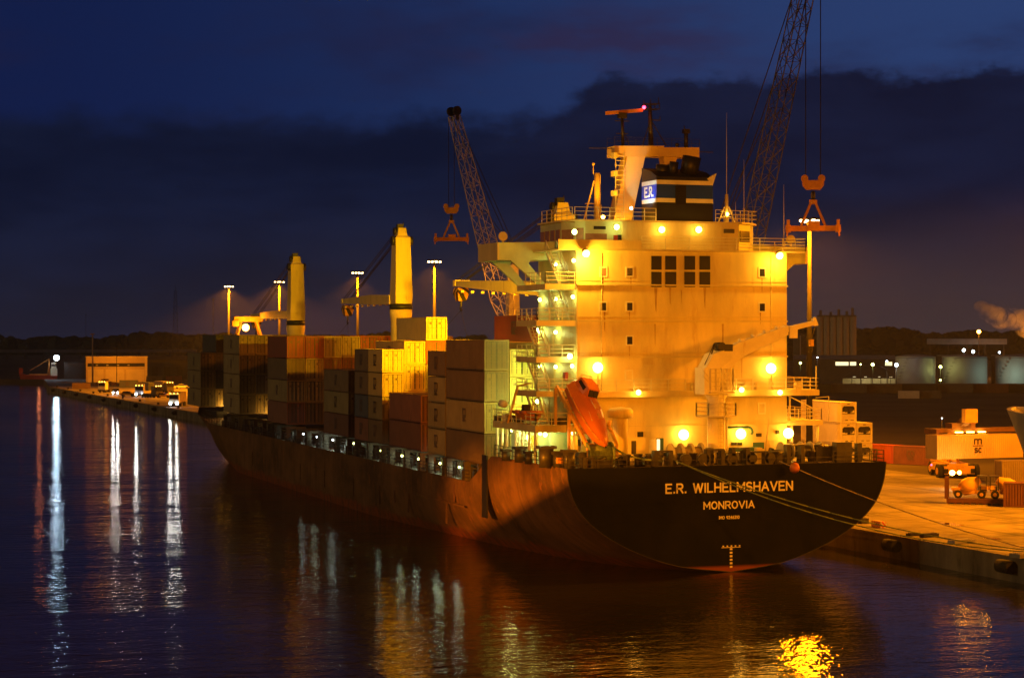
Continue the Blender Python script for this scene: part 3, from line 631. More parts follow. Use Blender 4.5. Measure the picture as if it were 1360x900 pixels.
for u, v in ((738, 351), (762, 346), (717, 398), (738, 397), (761, 394), (717, 441), (738, 441), (717, 486), (738, 487), (760, 486)):
    p = at_x(u, v, -10.55); q = MB(); q.ball(p, .17, n=10, mi=1); q.tube(p+Vector((.03, 0, .03)), p+Vector((.24, 0, .03)), .1, n=8); q.build('stair_lamp', ['creamd', 'e_fluo'], house); lamp('lamp_light', p+Vector((-.4, -.1, -.15)), FLUO, 34, house, r=.12)
p = at_y(757, 473, 9.8); fixture('stair_lamp', p, .24, 'e_fluo', bl=.18); lamp('lamp_light', p-Vector((.2, .5, 0)), FLUO, 60, house, r=.15)
for y, z, pw in ((19.0, 14.0, 500), (18.6, 20.6, 500)):  # forward floodlights added to brighten the nearest container doors, not stair lamps
    p = Vector((-10.7, y, z)); q = MB(); q.ball(p, .2, n=10, mi=1); q.tube(p, p+Vector((.39, 0, 0)), .12, n=8); q.build('stair_lamp', ['creamd', 'e_fluo'], house); lamp('lamp_light', p+Vector((-.5, .3, 0)), (.9, 1, .14), pw*2.4, house, 'SPOT', p+Vector((-2.2, 6, -1.5)), 150, .2, .6)
for u, v, y, pw in ((724, 577, 11.9, 90), (761.6, 574.4, 8.9, 60), (702, 580, 15.0, 80)):
    p = at_y(u, v, y); fixture('stair_lamp', p, .2, 'e_fluo', bl=.25); lamp('lamp_light', p-Vector((.1, .4, 0)), FLUO, pw, house, r=.12)
for y, x in ((11, -13.3), (17.4, -13.7)): p = Vector((x, y, 11.45)); q = MB(); q.ball(p, .15, n=8, mi=1); q.tube(p, p+Vector((0, 0, .22)), .1, n=8); q.build('stair_lamp', ['creamd', 'e_fluo'], house); lamp('lamp_light', p-Vector((.1, .3, .25)), FLUO, 110, house, r=.15)  # lamps added under the platform to brighten its pillars
p = at_y(825, 300, 17); fixture('wall_lamp', p, .25, 'e_warm', mast, bl=.3); lamp('lamp_light', p-Vector((-.1, .6, -.3)), WARM, 500, mast, r=.15); 
fixture('wall_lamp', (-3.4, 14.0, ZR+1.3), .14, 'e_cool', mast, bl=.3); lamp('lamp_light', (-3.2, 14.2, ZR+1.5), (.8,.95,1), 420, mast, 'SPOT', (fx0, 15.2, ZR+3.2), 95, .1, .5)  # lamp added to throw white light on the funnel's port face
for x_, ax_ in ((-6.2, -5.2), (.2, -.5)):  # roof uplights added to brighten the radar mast
    fixture('wall_lamp', (x_, 13.9, ZR+.45), .18, 'e_warm', mast, bl=.25); lamp('lamp_light', (x_, 13.6, ZR+.6), WARM, 5000, mast, 'SPOT', (ax_, 18, ZR+6), 75, .2, .6)
p = at_y(966, 284.5, 15.2); fixture('wall_lamp', p, .16, 'e_warm', house); lamp('lamp_light', p-Vector((0, .4, 0)), WARM, 20, house)
# floodlights on the house front that shine forward on the cargo
for x, z, aim, pw, cn in ((-8.5, 25.6, (-10.5, 60, 15.5), 110000, 50), (-5.5, 25.7, (-7.5, 68, 21.5), 60000, 40), (-6.4, 25.7, (-8, 107, 17), 42000, 30), (-3, 25.7, (0, 102, 31), 130000, 13), (-4, 25.7, (0, 165, 30.5), 110000, 8.5), (-1.5, 26.2, (0, 41.6, 31.5), 14000, 34)):
    q = MB(); q.bar((x, YB, z), (x, YB+.7, z), .1); q.tube((x, YB+.4, z), (x, YB+.8, z-.05), .25, .35, 12); q.tube((x, YB+.81, z-.05), (x, YB+.83, z-.05), .3, .3, 12, 1); q.build('cargo_floodlight', ['creamd', 'e_sod'], house)
    lamp('flood_light', (x, YB+1.1, z-.1), (1,.5,.003), pw, house, 'SPOT', aim, cn, .3, .45)
# ------------------------------------------------------------------ aft deck crane
cx, cy = at_y(951, 560, 5).x, 5.0
Zc = lambda v: at_y(951, v, 5).z
m = MB(); m.lathe([(.95, 8.93),(.78, 9.5),(.76, Zc(530)),(.95, Zc(526)),(.95, Zc(523))], (cx, cy, 0), 22)
ac = m.build('aft_crane', 'palecream', ship)
m = MB(); zp = Zc(551); m.lathe([(1.9, zp-.12),(1.9, zp)], (cx, cy, 0), 8, sm=False)
pts = [(cx+1.85*math.cos(R(45*k)), cy+1.85*math.sin(R(45*k)), zp) for k in range(9)]; m.rail(pts, 1.1, 1.5, .035)
m.build('crane_platform', 'rail', ac)
m = MB(); a_ = at_y(933, 524, 4.4); b_ = at_y(954, 488, 4.4)
m.box(a_.x, b_.x, 4.0, 6.0, a_.z+.02, b_.z); m.prism([(a_.x+.2, b_.z+.001), (b_.x+.2, b_.z+.001), (b_.x+1.9, Zc(468)), (b_.x+.5, Zc(464)), (a_.x+.9, Zc(470))], 'y', 4.1, 5.9)
m.build('crane_cab', 'palecream', ac)
m = MB(); c1 = at_y(961, 523, 3.9); c0 = at_y(966.5, 498, 3.9); m.rail([(c1.x-1.2, 3.9, Zc(518)), (c1.x+.9, 3.9, Zc(518)), (c1.x+.9, 6.1, Zc(518))], 1.9, .6, .035, 0, 5); m.box(c1.x-1.3, c1.x+1.0, 3.8, 6.2, Zc(520)-.1, Zc(520)+.05); m.build('crane_ladder', 'rail', ac)
m = MB()
for x in (cx-.25, cx+.25): m.bar((x, cy-1.0, 9.2), (x, cy-1.0, Zc(500)), .06)
z = 9.4
while z < Zc(500): m.bar((cx-.25, cy-1.0, z), (cx+.25, cy-1.0, z), .05); z += .35
for v in (480, 487): m.bar(at_y(934, v+12, 4), at_y(941, v+20, 4), .06)
m.build('ladder', 'rail', ac)
jy = 4.6
J = lambda u, v: (lambda p: (p.x, p.z))(at_y(u, v, jy))
m = MB(); m.prism([J(955,489), J(966,489), J(985,473), J(1044,444.5), J(1044,432), J(978,455), J(962,464)], 'y', jy-.45, jy+.45)
m.prism([J(1044.2,441), J(1080,431.5), J(1080,426), J(1044.2,434)], 'y', jy-.3, jy+.3)
m.prism([J(1046,449), J(1056,449), J(1056,432), J(1046,434)], 'y', jy-.5, jy-.302)
m.prism([J(1080.1,433), J(1086,432), J(1082,421), J(1079,423)], 'y', jy-.2, jy+.2)
for u in (985, 1002, 1018, 1034): q = J(u, 452-(u-985)*.34); m.cb((q[0], jy, q[1]+.05), (.5, .5, .2))
m.build('jib', 'palecream', ac)
m = MB(); q = J(958, 460); m.tube((q[0]-.2, jy-.6, q[1]), (q[0]-.2, jy+.6, q[1]), .38, n=14); m.cb((q[0]+.45, jy, q[1]-.1), (.8, 1.1, .6)); m.bar((q[0]-1.0, jy, q[1]-.8), (q[0]-.6, jy, q[1]+.3), .08); m.bar((q[0]-1.6, jy, q[1]-1.6), (q[0]-.7, jy, q[1]+.2), .05); m.build('winch', 'black', ac)
m = MB(); q = J(1083, 432); h_ = J(1077.5, 458); m.bar((q[0], jy, q[1]), (h_[0], jy, h_[1]+.5), .06); m.cb((h_[0], jy, h_[1]+.2), (.35, .3, .6), 1); m.path([(h_[0], jy, h_[1]-.1), (h_[0]+.1, jy, h_[1]-.45), (h_[0]-.05, jy, h_[1]-.7), (h_[0]-.25, jy, h_[1]-.6)], .07, 6); m.build('crane_hook', ['cable', 'yellow'], ac)
m = MB(); m.bar(at_y(966,494,jy), at_y(976,474,jy), .16); m.build('jib_cylinder', 'creamd', ac)
# ------------------------------------------------------------------ mushroom vent, mooring gear on the aft deck
vx = at_y(824, 560, 7).x; Zv = lambda v: at_y(824, v, 7).z
m = MB(); m.lathe([(.66, 8.93),(.64, Zv(556)),(.66, Zv(555)),(1.1, Zv(554)),(1.12, Zv(545)),(.9, Zv(542)),(.1, Zv(540))], (vx, 7, 0), 24); m.build('mushroom_vent', 'cream', ship)
m = MB(); q = at_y(810, 558, 5.6); m.path([q, at_y(808, 566, 5.6), at_y(812,572,5.6), at_y(819, 590, 5.6), at_y(819, 606, 5.6)], .17, 8); m.build('davit_arm', 'yellow', ship)
def bollards(x, y, rz=0.):
    q = MB()
    for dx in (-.55, .55): q.lathe([(.3, 8.93),(.3, 9.85),(.38, 9.9),(.38, 10.02)], (x+dx, y, 0), 14)
    q.box(x-1.0, x+1.0, y-.4, y+.4, 8.94, 9.08); return q.build('bollard', 'steel', ship)
def roller(x, y, h=.85, w=1.6):
    q = MB(); q.box(x-w/2, x-w/2+.35, y-.35, y+.35, 8.93, 8.93+h); q.box(x+w/2-.35, x+w/2, y-.35, y+.35, 8.93, 8.93+h); q.box(x-w/2, x+w/2, y-.3, y+.3, 8.93+h+.001, 8.93+h+.12); q.box(x-w/2, x+w/2, y-.3, y+.3, 8.94, 9.05)
    return q.build('fairlead', 'steel', ship)
def ux(u, y=1.0): return at_y(u, 608, y).x
for u, h in ((780, 1.0), (879, 1.55), (948, 1.6), (981, 1.7), (1054, 1.9), (1006, 1.3)): roller(ux(u), .9, h*.85, 1.7 if u > 800 else 1.1)
for u in (840, 855, 913, 965, 1023, 1070): bollards(ux(u, 2.4), 2.4)
for u in (909, 932, 970, 996, 1020):
    q = MB(); x = ux(u); q.tube((x, .55, 9.55), (x, 1.0, 9.55), .5, .5, 16); q.tube((x, .5, 9.55), (x, .549, 9.55), .3, .3, 12, 1); q.box(x-.3, x+.3, .6, .95, 8.93, 9.1); q.build('pedestal_roller', ['steel', 'steel'], ship)
def winch(x, y, n, mm, r=.75):
    q = MB(); L_ = .95*n+.6
    for k in range(n+1): xx = x-L_/2+.3+k*.95; q.tube((xx-.06, y, 9.85), (xx+.06, y, 9.85), r*1.12, r*1.12, 20, 1)
    q.tube((x-L_/2+.3, y, 9.85), (x+L_/2-.3, y, 9.85), r*.72, r*.72, 18, 2)
    q.tube((x-L_/2-.6, y, 9.85), (x-L_/2+.3, y, 9.85), .16, .16, 10, 0); q.tube((x-L_/2-.75, y, 9.85), (x-L_/2-.45, y, 9.85), .36, .3, 14, 0)
    q.box(x+L_/2-.1, x+L_/2+.7, y-.5, y+.5, 9.0, 10.3, 0)
    for xx in (x-L_/2+.1, x+L_/2-.25): q.box(xx-.12, xx+.12, y-.7, y+.7, 8.94, 9.8, 0)
    q.tube((x+L_/2+.2, y-.7, 9.6), (x+L_/2+.2, y-1.1, 9.6), .3, .3, 12, 0)
    return q.build('mooring_winch', ['steel', 'grey', mm], ship)
winch(ux(912, 4), 4.2, 3, 'roped', .82); winch(ux(1064, 4.4), 4.6, 4, 'steel', .75)
q = MB(); x = ux(796, 3.4)
for dx in (-1.2, 1.0): q.tube((x+dx-.07, 3.4, 10.0), (x+dx+.07, 3.4, 10.0), 1.05, 1.05, 22, 1)
q.tube((x-1.1, 3.4, 10.0), (x+.95, 3.4, 10.0), .85, .85, 20, 2); q.box(x-2.0, x-1.3, 2.9, 3.9, 9, 10.2, 0)
q.build('rope_drum', ['steel', 'rope', 'rope'], ship)
m = MB(); m.path([(x+1.3, 3.3, 10.5), (x+2.2, 2.6, 9.9), (x+3.4, 2.0, 9.6), (x+5, 1.4, 9.4)], .09, 6); m.build('rope_tail', 'rope', ship)
for u, y, h, w in ((672, 14, 1.1, .9), (691, 11.5, 1.5, 1.2), (702, 9, 1.2, .8), (725.5, 4.2, 2.0, 1.5), (742, 3.0, 1.5, 1.1), (755.5, 1.6, 1.75, 1.2)):
    p = at_y(u, 610, y); m = MB(); m.tube((p.x, y, 8.93), (p.x, y, 8.93+h*.8), w*.42, w*.42, 14); m.cb((p.x, y, 8.93+h*.85), (w, w*.8, .25)); m.build('bollard', 'steel', ship)
m = MB(); p = at_y(743, 607, 2.6); m.cb((p.x, 2.5, 9.6), (.5, .3, .5)); m.build('deck_box', 'dorange', ship)
for u, y, w, h in ((800, 2.2, 1.4, .6), (826, 3.0, 1.0, .7), (866, 3.0, 1.6, .8), (890, 2.2, .9, .55), (963, 3, 1.2, .9), (990, 3.6, 1.5, 1.0), (1036, 2.4, 1.1, .8), (1090, 4, 1.2, 1.3), (1110, 5, 1.6, .9)):
    p = at_y(u, 610, y); m = MB(); m.cb((p.x, y, 8.93+h/2), (w, .7, h)); m.tube((p.x-w*.4, y-.3, 8.93+h), (p.x+w*.3, y+.2, 8.93+h+.2), .14, n=8); m.build('deck_machinery', 'steel', ship)
for u, y, v in ((1024, 1.3, 578),):
    p0 = at_y(1015, 611, y); p1 = at_y(1021.5, 555, y); MB().tube(p0, p1, .07, .05, 6).build('boat_hook_pole', 'creamd', ship)
m = MB(); p = at_y(1007, 600, 1.6); m.cb((p.x, 1.6, 9.7), (.55, .5, 1.4)); m.build('deck_box', 'creamd', ship)
p = at_y(1120, 600, 2.2)
m = MB(); m.box(p.x-.75, p.x+.75, 2, 2.9, 8.95, 10.7); m.build('mooring_gear_frame', 'steel', ship); m = MB(); m.box(p.x+1.3, p.x+1.75, 2, 2.6, 8.95, 10.6); m.build('mooring_gear_frame', 'steel', ship)
m = MB(); m.rail([(-14.7,.12,9.0),(-9.5,.12,9.0)], 1.05, 1.3, .028); m.rail([(9.8,.12,9.0),(14.75,.12,9.0),(14.75,18,9.0)], 1.05, 1.3, .03); m.rail([(-14.78,.2,9.0),(-14.78,19.3,9.0)], 1.05, 1.3, .03); m.rail([(-9.5,.12,9.0),(9.8,.12,9.0)], .55, 2.6, .025, 0, 1); m.build('railing', 'steel', ship)
# side platform kit
p = at_y(668, 541, 17.5)
m = MB(); m.tube((p.x-.1, 16.9, p.z+.35), (p.x+.1, 18.1, p.z+.35), .36, .36, 12); m.ball((p.x-.1, 16.9, p.z+.35), .36); m.tube((p.x+.3, 16.9, p.z-1.0), (p.x+.4, 18.1, p.z-1.0), .36, .36, 12); m.ball((p.x+.3, 16.9, p.z-1.0), .36); m.cb((p.x, 17.5, p.z-1.3), (1.0, 1.4, .12), 1); m.build('life_raft_canister', ['white', 'rail'], ship)
for u, v, y, r_ in ((661, 553, 18.6, .22), (678, 556, 16.5, .3), (690, 558, 15, .26), (748, 559, 8.6, .3), (736, 560, 9.2, .25)): q = at_y(u, v, y); m = MB(); m.cb((q.x, y, 12.3+r_), (r_*2.4, r_*2, r_*2)); m.build('deck_machinery', 'steel', ship)
q = at_y(699, 546, 11.5); m = MB()
m.bar((q.x-1.1, 13.4, 12.3), (q.x-.2, 13.2, 15.6), .16); m.bar((q.x-.2, 13.2, 15.6), (q.x+.6, 11.4, 15.9), .14); m.bar((q.x-.6, 13.3, 13.8), (q.x-.2, 13.2, 15.4), .09); m.build('rescue_boat_davit', 'yellow', ship)
rb = thing('rescue_boat', 'small open orange rescue boat on the port side platform under its davit', 'boat', (q.x+.3, 11.6, 12.75))
m = MB(); rg = []
for t, w in ((-1.9, .15), (-1.4, .65), (-.4, .85), (.9, .85), (1.8, .7)):
    rg.append([(-w, t, .55), (-w*.9, t, .15), (-w*.3, t, -.2), (w*.3, t, -.2), (w*.9, t, .15), (w, t, .55)])
m.loft(rg, 0, True, False, False); m.add(rg[-1], [(0,1,2,3,4,5)]); m.add([(-.8,-1,.4),(.8,-1,.4),(.8,1.7,.4),(-.8,1.7,.4)], [(0,1,2,3)])
m.build('body', 'orange', rb)
m = MB()
for s_ in (-1, 1): m.path([(0, -2.0, .6), (s_*.7, -1.35, .58), (s_*.9, -.3, .58), (s_*.85, 1.8, .58)], .16, 8)
m.build('tube', 'orange', rb); m = MB(); m.cb((.0, .8, .8), (.6, .6, .8)); m.build('console', 'black', rb)
# ------------------------------------------------------------------ free-fall lifeboat on its ramp
th = R(47); bc = at_y(782, 549, 4.6)
lb = thing('lifeboat', 'bright orange enclosed free-fall lifeboat tilted nose down on its ramp beside the deckhouse', 'lifeboat', bc)
lf = Vector((.16, -math.cos(th), -math.sin(th))).normalized(); lx = Vector((1, .24, 0)).normalized(); lu = lx.cross(lf).normalized(); lu = -lu if lu.z < 0 else lu; lx = (lx*math.cos(R(14))-lu*math.sin(R(14))).normalized(); lu = lf.cross(lx); lu = (-lu if lu.z < 0 else lu).normalized()
def L3(a, f, u): return lx*(a*.86)+lf*(f*.90)+lu*(u*.86)
Bst = [(-3.5, 1.05, -.75, .95), (-3.2, 1.25, -1.0, 1.15), (-1.8, 1.4, -1.15, 1.22), (0, 1.42, -1.2, 1.2), (1.4, 1.3, -1.15, .98), (2.6, .98, -.95, .62), (3.5, .55, -.6, .3), (4.1, .12, -.15, .05)]
def ring(f, w, lo, hi):
    sh = [(0, hi), (w*.55, hi*.93), (w*.86, hi*.62), (w*.94, .16), (w*1.03, .1), (w, -.1), (w*.9, lo*.55), (w*.5, lo*.92), (0, lo)]
    return [L3(a, f, u) for a, u in sh]+[L3(-a, f, u) for a, u in reversed(sh[1:-1])]
m = MB(); m.loft([ring(*b) for b in Bst], 0, True); m.build('body', 'orange', lb)
m = MB(); cup = []
for f, w, h in ((-3.1, .78, 1.75), (-2.2, .85, 1.95), (-1.45, .8, 1.9), (-1.0, .7, 1.15)):
    cup.append([L3(-w*1.15, f, .9), L3(-w, f, h), L3(w, f, h), L3(w*1.15, f, .9)])
m.loft(cup, 0, False, True)
m.build('helm_canopy', 'orange', lb)
m = MB()
def quad(pts, n, t=.03):
    n = Vector(n)*t; pts = [Vector(p) for p in pts]; m.add([p+n for p in pts]+[p-n for p in pts], [(0,1,2,3),(7,6,5,4),(0,4,5,1),(1,5,6,2),(2,6,7,3),(3,7,4,0)])
fn = lf
for a0, a1 in ((-.62, -.05), (.05, .62)): quad([L3(a0, -1.17, 1.72), L3(a1, -1.17, 1.72), L3(a1, -1.31, 1.34+.42), L3(a0, -1.31, 1.34+.42)] if False else [L3(a0, -1.02, 1.3), L3(a1, -1.02, 1.3), L3(a1, -1.36, 1.82), L3(a0, -1.36, 1.82)], lf, .06)
for sg in (-1, 1): quad([L3(sg*.93, -2.8, 1.35), L3(sg*.93, -1.7, 1.35), L3(sg*.88, -1.75, 1.75), L3(sg*.86, -2.8, 1.65)], lx*sg, .05)
m.build('window', 'glass', lb)
m = MB()
for sg in (-1, 1):
    m = MB(); pts = [L3(sg*(b[1]*1.03+.03), b[0], .05) for b in Bst[:-1]]; m.path(pts, .07, 6); m.build('rubbing_strake', 'dorange', lb)
    m = MB()
    m.path([L3(sg*.5, f, 1.3) for f in (-.6, .6)], .03, 5); m.build('canopy_rail', 'white', lb)
m = MB()
for f in (-.2, .9): quad([L3(-.3, f, 1.16-.12*f), L3(.3, f, 1.16-.12*f), L3(.3, f+.6, 1.1-.14*f), L3(-.3, f+.6, 1.1-.14*f)], lu, .05)
m.build('hatch', 'dorange', lb)
m = MB()
for sg in (-1, 1): m.path([L3(sg*1.0, f, .78-max(f-.6,0)*.16) for f in (-1.6, -.6, .6, 1.6)], .035, 5)
for f in (-3.25,): m.path([L3(-.8, f, 1.2), L3(-.7, f, 1.9), L3(.7, f, 1.9), L3(.8, f, 1.2)], .04, 5)
m.build('grab_rail', 'white', lb)
m = MB(); m.bar(L3(.0,3.7,.0), L3(.0,4.2,-.1), .14); m.build('towing_hook', 'steel', lb)
# ramp (part of the ship)
m = MB()
for sg in (-1, 1):
    m.bar(bc+L3(sg*.75, -4.6, -1.42), bc+L3(sg*.75, 3.6, -1.42), .22, .3)
for f in (-4.4, -3, -1.6, -.2, 1.2, 2.6): m.bar(bc+L3(-.75, f, -1.5), bc+L3(.75, f, -1.5), .14, .14)
for sg in (-1, 1):
    e = bc+L3(sg*.95, 3.4, -1.3); m.bar(e, (e.x, e.y, 8.93), .3, .3)
    e = bc+L3(sg*.95, -1.0, -1.5); m.bar(e, (e.x, e.y, 8.93), .22, .22)
    e = bc+L3(sg*.95, -4.4, -1.5); m.bar(e, (e.x, min(e.y, 9.6), 12.35), .22, .22)
    m.bar(bc+L3(sg*1.5, -3.4, -.9), bc+L3(sg*1.5, 2.6, -.9), .05); 
    for k in range(8): m.bar(bc+L3(sg*1.5, -3.4+k*.85, -.9), bc+L3(sg*1.35, -3.4+k*.85, -1.5), .05)
m.build('lifeboat_ramp', 'yellow', ship)
# ------------------------------------------------------------------ cargo gear: three ship cranes, coamings, container pedestals
def ship_crane(y, zr, zt, jl, jz0, jz1, w=2.5):
    q = MB(); q.lathe([(1.45, 6.1), (1.35, zr-1.6), (1.5, zr-.6), (1.5, zr)], (0, y, 0), 24)
    cr = q.build('deck_crane', 'crane', ship)
    q = MB(); q.lathe([(1.52, zr+.001), (1.52, zr+.75)], (0, y, 0), 24); q.build('slewing_ring', 'black', cr)
    q = MB(); z0 = zr+.76; hw = w/2
    rings = []
    for z, a, bk in ((z0, hw, 1.5), (z0+1.2, hw*1.04, 1.6), (z0+3.2, hw*.98, 1.5), (zt-2.8, hw*.9, 1.15), (zt-1.6, hw*.9, 1.1), (zt-1.3, hw*.6, .8), (zt-.3, hw*.45, .7)):
        rings.append([(-a, y-bk, z), (a, y-bk, z), (a, y+bk*.8, z), (-a, y+bk*.8, z)])
    q.loft(rings, 0, False); q.build('crane_column', 'crane', cr)
    q = MB()
    for sg in (-1, 1): q.tube((sg*hw*.95, y-.4, zt-2.0), (sg*(hw*.95+.35), y-.4, zt-2.0), .62, .62, 14); q.tube((sg*hw*.5, y+.5, zt-.7), (sg*(hw*.5+.3), y+.5, zt-.7), .5, .5, 12)
    q.cb((0, y, zt-.1), (.5, .8, .7)); q.tube((.35, y, zt), (.35, y, zt+.5), .07, n=6); q.cb((-.45, y-.2, zt-.3), (.35, .8, 1.0)); q.build('crane_winch', 'steel', cr)
    q = MB(); yb_ = y+1.3; ye = y+jl
    for sg in (-1, 1):
        q.loft([[(sg*1.0-.25, yb_, jz0-.9), (sg*1.0+.25, yb_, jz0-.9), (sg*1.0+.25, yb_, jz0+.35), (sg*1.0-.25, yb_, jz0+.35)],
                [(sg*.95-.25, yb_+jl*.35, jz0*.65+jz1*.35-.75), (sg*.95+.25, yb_+jl*.35, jz0*.65+jz1*.35-.75), (sg*.95+.25, yb_+jl*.35, jz0*.65+jz1*.35+.6), (sg*.95-.25, yb_+jl*.35, jz0*.65+jz1*.35+.6)],
                [(sg*.7-.2, ye, jz1-.3), (sg*.7+.2, ye, jz1-.3), (sg*.7+.2, ye, jz1+.35), (sg*.7-.2, ye, jz1+.35)]], 0, False)
    for k in range(9): t = (k+.5)/9; yy = yb_+(ye-yb_)*t; zz = jz0+(jz1-jz0)*t; q.box(-.9, .9, yy-.2, yy+.2, zz-.3, zz+.1)
    q.box(-.95, .95, ye-.6, ye+.3, jz1-.34, jz1+.4)
    for k in range(8): q.cb((-1.0, yb_+(k+.7)*jl/9, jz0+(jz1-jz0)*(k+.7)/9-.85), (.35, .3, .25))
    q.build('jib', 'crane', cr)
    q = MB()
    for x in (-.8, -.4, .4, .8): q.bar((x*.7, y+.4, zt-.7), (x*.8, ye-.2, jz1+.4), .07)
    q.bar((-.2, y+.4, zt-1.6), (-.2, ye-3, jz1+.5), .06); q.build('crane_cable', 'cable', cr)
    q = MB(); q.loft([[(-.65, ye-.75, jz1-.5), (.65, ye-.75, jz1-.5), (.65, ye+.75, jz1-.5), (-.65, ye+.75, jz1-.5)], [(-.75, ye-1.0, jz1-1.1), (.75, ye-1.0, jz1-1.1), (.75, ye+1.0, jz1-1.1), (-.75, ye+1.0, jz1-1.1)], [(-.45, ye-.6, jz1-2.1), (.45, ye-.6, jz1-2.1), (.45, ye+.6, jz1-2.1), (-.45, ye+.6, jz1-2.1)]], 0, False); q.build('hook_block', 'stripe', cr)
    q = MB(); q.bar((0, ye, jz1-2.1), (0, ye, jz1-2.7), .2); q.path([(0, ye, jz1-2.7), (0, ye+.3, jz1-3.0), (0, ye, jz1-3.3), (0, ye-.3, jz1-3.1)], .1, 6); q.bar((0, ye, jz1-3.2), (-1.5, ye-7, jz1-6.4), .04); q.bar((0, ye, jz1-3.2), (-1.5, ye+5, jz1-6.4), .04); q.build('crane_hook', 'steel', cr)
    return cr
ship_crane(41.6, 23.2, 34.2, 34.5, 25.1, 26.3, 2.5)
ship_crane(102.6, 23.5, 34.6, 28.4, 25.1, 25.0, 2.25)
c1 = ship_crane(164.7, 21.7, 33.1, 31.0, 23.7, 23.4, 2.35)
# yellow jib rest with a working lamp by the forward crane
m = MB(); p = at_d(330, 428, 350); 
for dx in (-1.7, 1.7):
    for dy in (-1, 1): m.bar((p.x+dx*1.3, p.y+dy, 19.6), (p.x+dx*.7, p.y+dy*.5, 23.0), .3)
m.box(p.x-2.6, p.x+2.4, p.y-.8, p.y+.8, 22.4, 23.3); m.box(p.x-3.0, p.x-1.8, p.y-1.1, p.y-.1, 21.6, 22.6)
jr = m.build('jib_rest', 'yellow', ship)
q = p+Vector((-.9, -2.0, -.9)); m = MB(); m.ball(q, .62, n=12); m.build('working_lamp', 'e_sod', jr); lamp('lamp_light', q+Vector((0, -1.0, .2)), SOD, 1500, jr, r=.4)
m = MB()
for y0, y1 in ((23, 41.6), (44, 56.2), (59, 71.2), (74, 86.2), (89, 101), (106.6, 118.8), (122, 135), (138.4, 150.6), (154, 161), (170, 182)):
    m.box(-11.9, 11.9, y0, y1, 6.11, 7.75)
m.build('hatch_coaming', 'steel', ship)
PED = [23.3, 29, 34.9, 35.8, 41.3, 44.3, 50, 55.9, 59.3, 65, 70.9, 74.3, 80, 85.9, 89.3, 95, 100.7, 107, 112.7, 118.5, 122, 128, 134.7, 138.7, 144.5, 150.3]
ped = None
for y in PED:
    if ped is None:
        q = MB(); q.box(-14.55, -14.0, -.22, .22, 6.1, 7.9); q.box(-13.2, -12.9, -.2, .2, 6.1, 7.9); q.box(-14.6, -11.9, -.25, .25, 7.7, 7.95); q.box(-14.75, -14.6, -.05, .05, 6.1, 7.2)
        ped = q.build('container_pedestal', 'deck', ship); ped.location.y = y
    else:
        c = ped.copy(); COL.objects.link(c); c.location.y = y
m = MB()
for y0, y1 in ((26.6, 165),): m.rail([(-14.85, y0, 6.2), (-14.85, y1, 6.2)], 1.0, 2.2, .025)
m.build('railing', 'steel', ship)
m = MB()   # pipes and machinery glimpsed between the pedestals
for y in range(28, 160, 3):
    yy = y+random.uniform(-1, 1); h = random.uniform(.5, 1.3); m.box(-12.8-random.random()*.5, -12.2, yy, yy+random.uniform(.4, 1.2), 6.1, 6.1+h)
for z, x in ((7.3, -12.1), (6.7, -12.2), (7.0, -12.3)): m.tube((x, 27, z), (x, 160, z), .08, n=6)
m.build('deck_piping', 'dgrey', ship)
m = MB()
for y in range(30, 140, 9): m.box(-14.915, -14.89, y, y+.05, 3.8, 6.1)
m.build('plate_seam', 'hull', hull)
for y, z0_, z1_ in ((31, 3.9, 5.6), (52.5, 2.2, 3.5), (76, 4.4, 5.9), (93, 2.0, 3.5), (108, 4.2, 5.6)): m = MB(); m.box(-14.93, -14.88, y, y+.5, z0_, z1_); m.build('scupper_stain', 'rust', hull)
DL = MB()
for u, v, pw, r_ in ((384, 575, 14, .1), (403, 576, 18, .1), (421, 580, 18, .1), (442, 584, 16, .1), (449.5, 589, 150, .22), (470, 588.5, 18, .11), (468, 571, 8, .12), (506, 598, 22, .1), (534, 605, 28, .12), (556, 609, 28, .12), (584.5, 615, 30, .12), (610, 620, 30, .11), (648, 604, 14, .15)):
    p = at_x(u, v, -13.4); q = MB(); q.ball(p, r_, n=10, mi=1); q.tube(p+Vector((.02, 0, .05)), p+Vector((.05, 0, .35)), .06, n=6)
    q.build('deck_lamp', ['steel', 'e_cool' if u < 460 else 'e_fluo'], ship); lamp('lamp_light', p+Vector((-.3, -.1, -.1)), (.8, 1, .72), pw*.75, ship, r=.12)
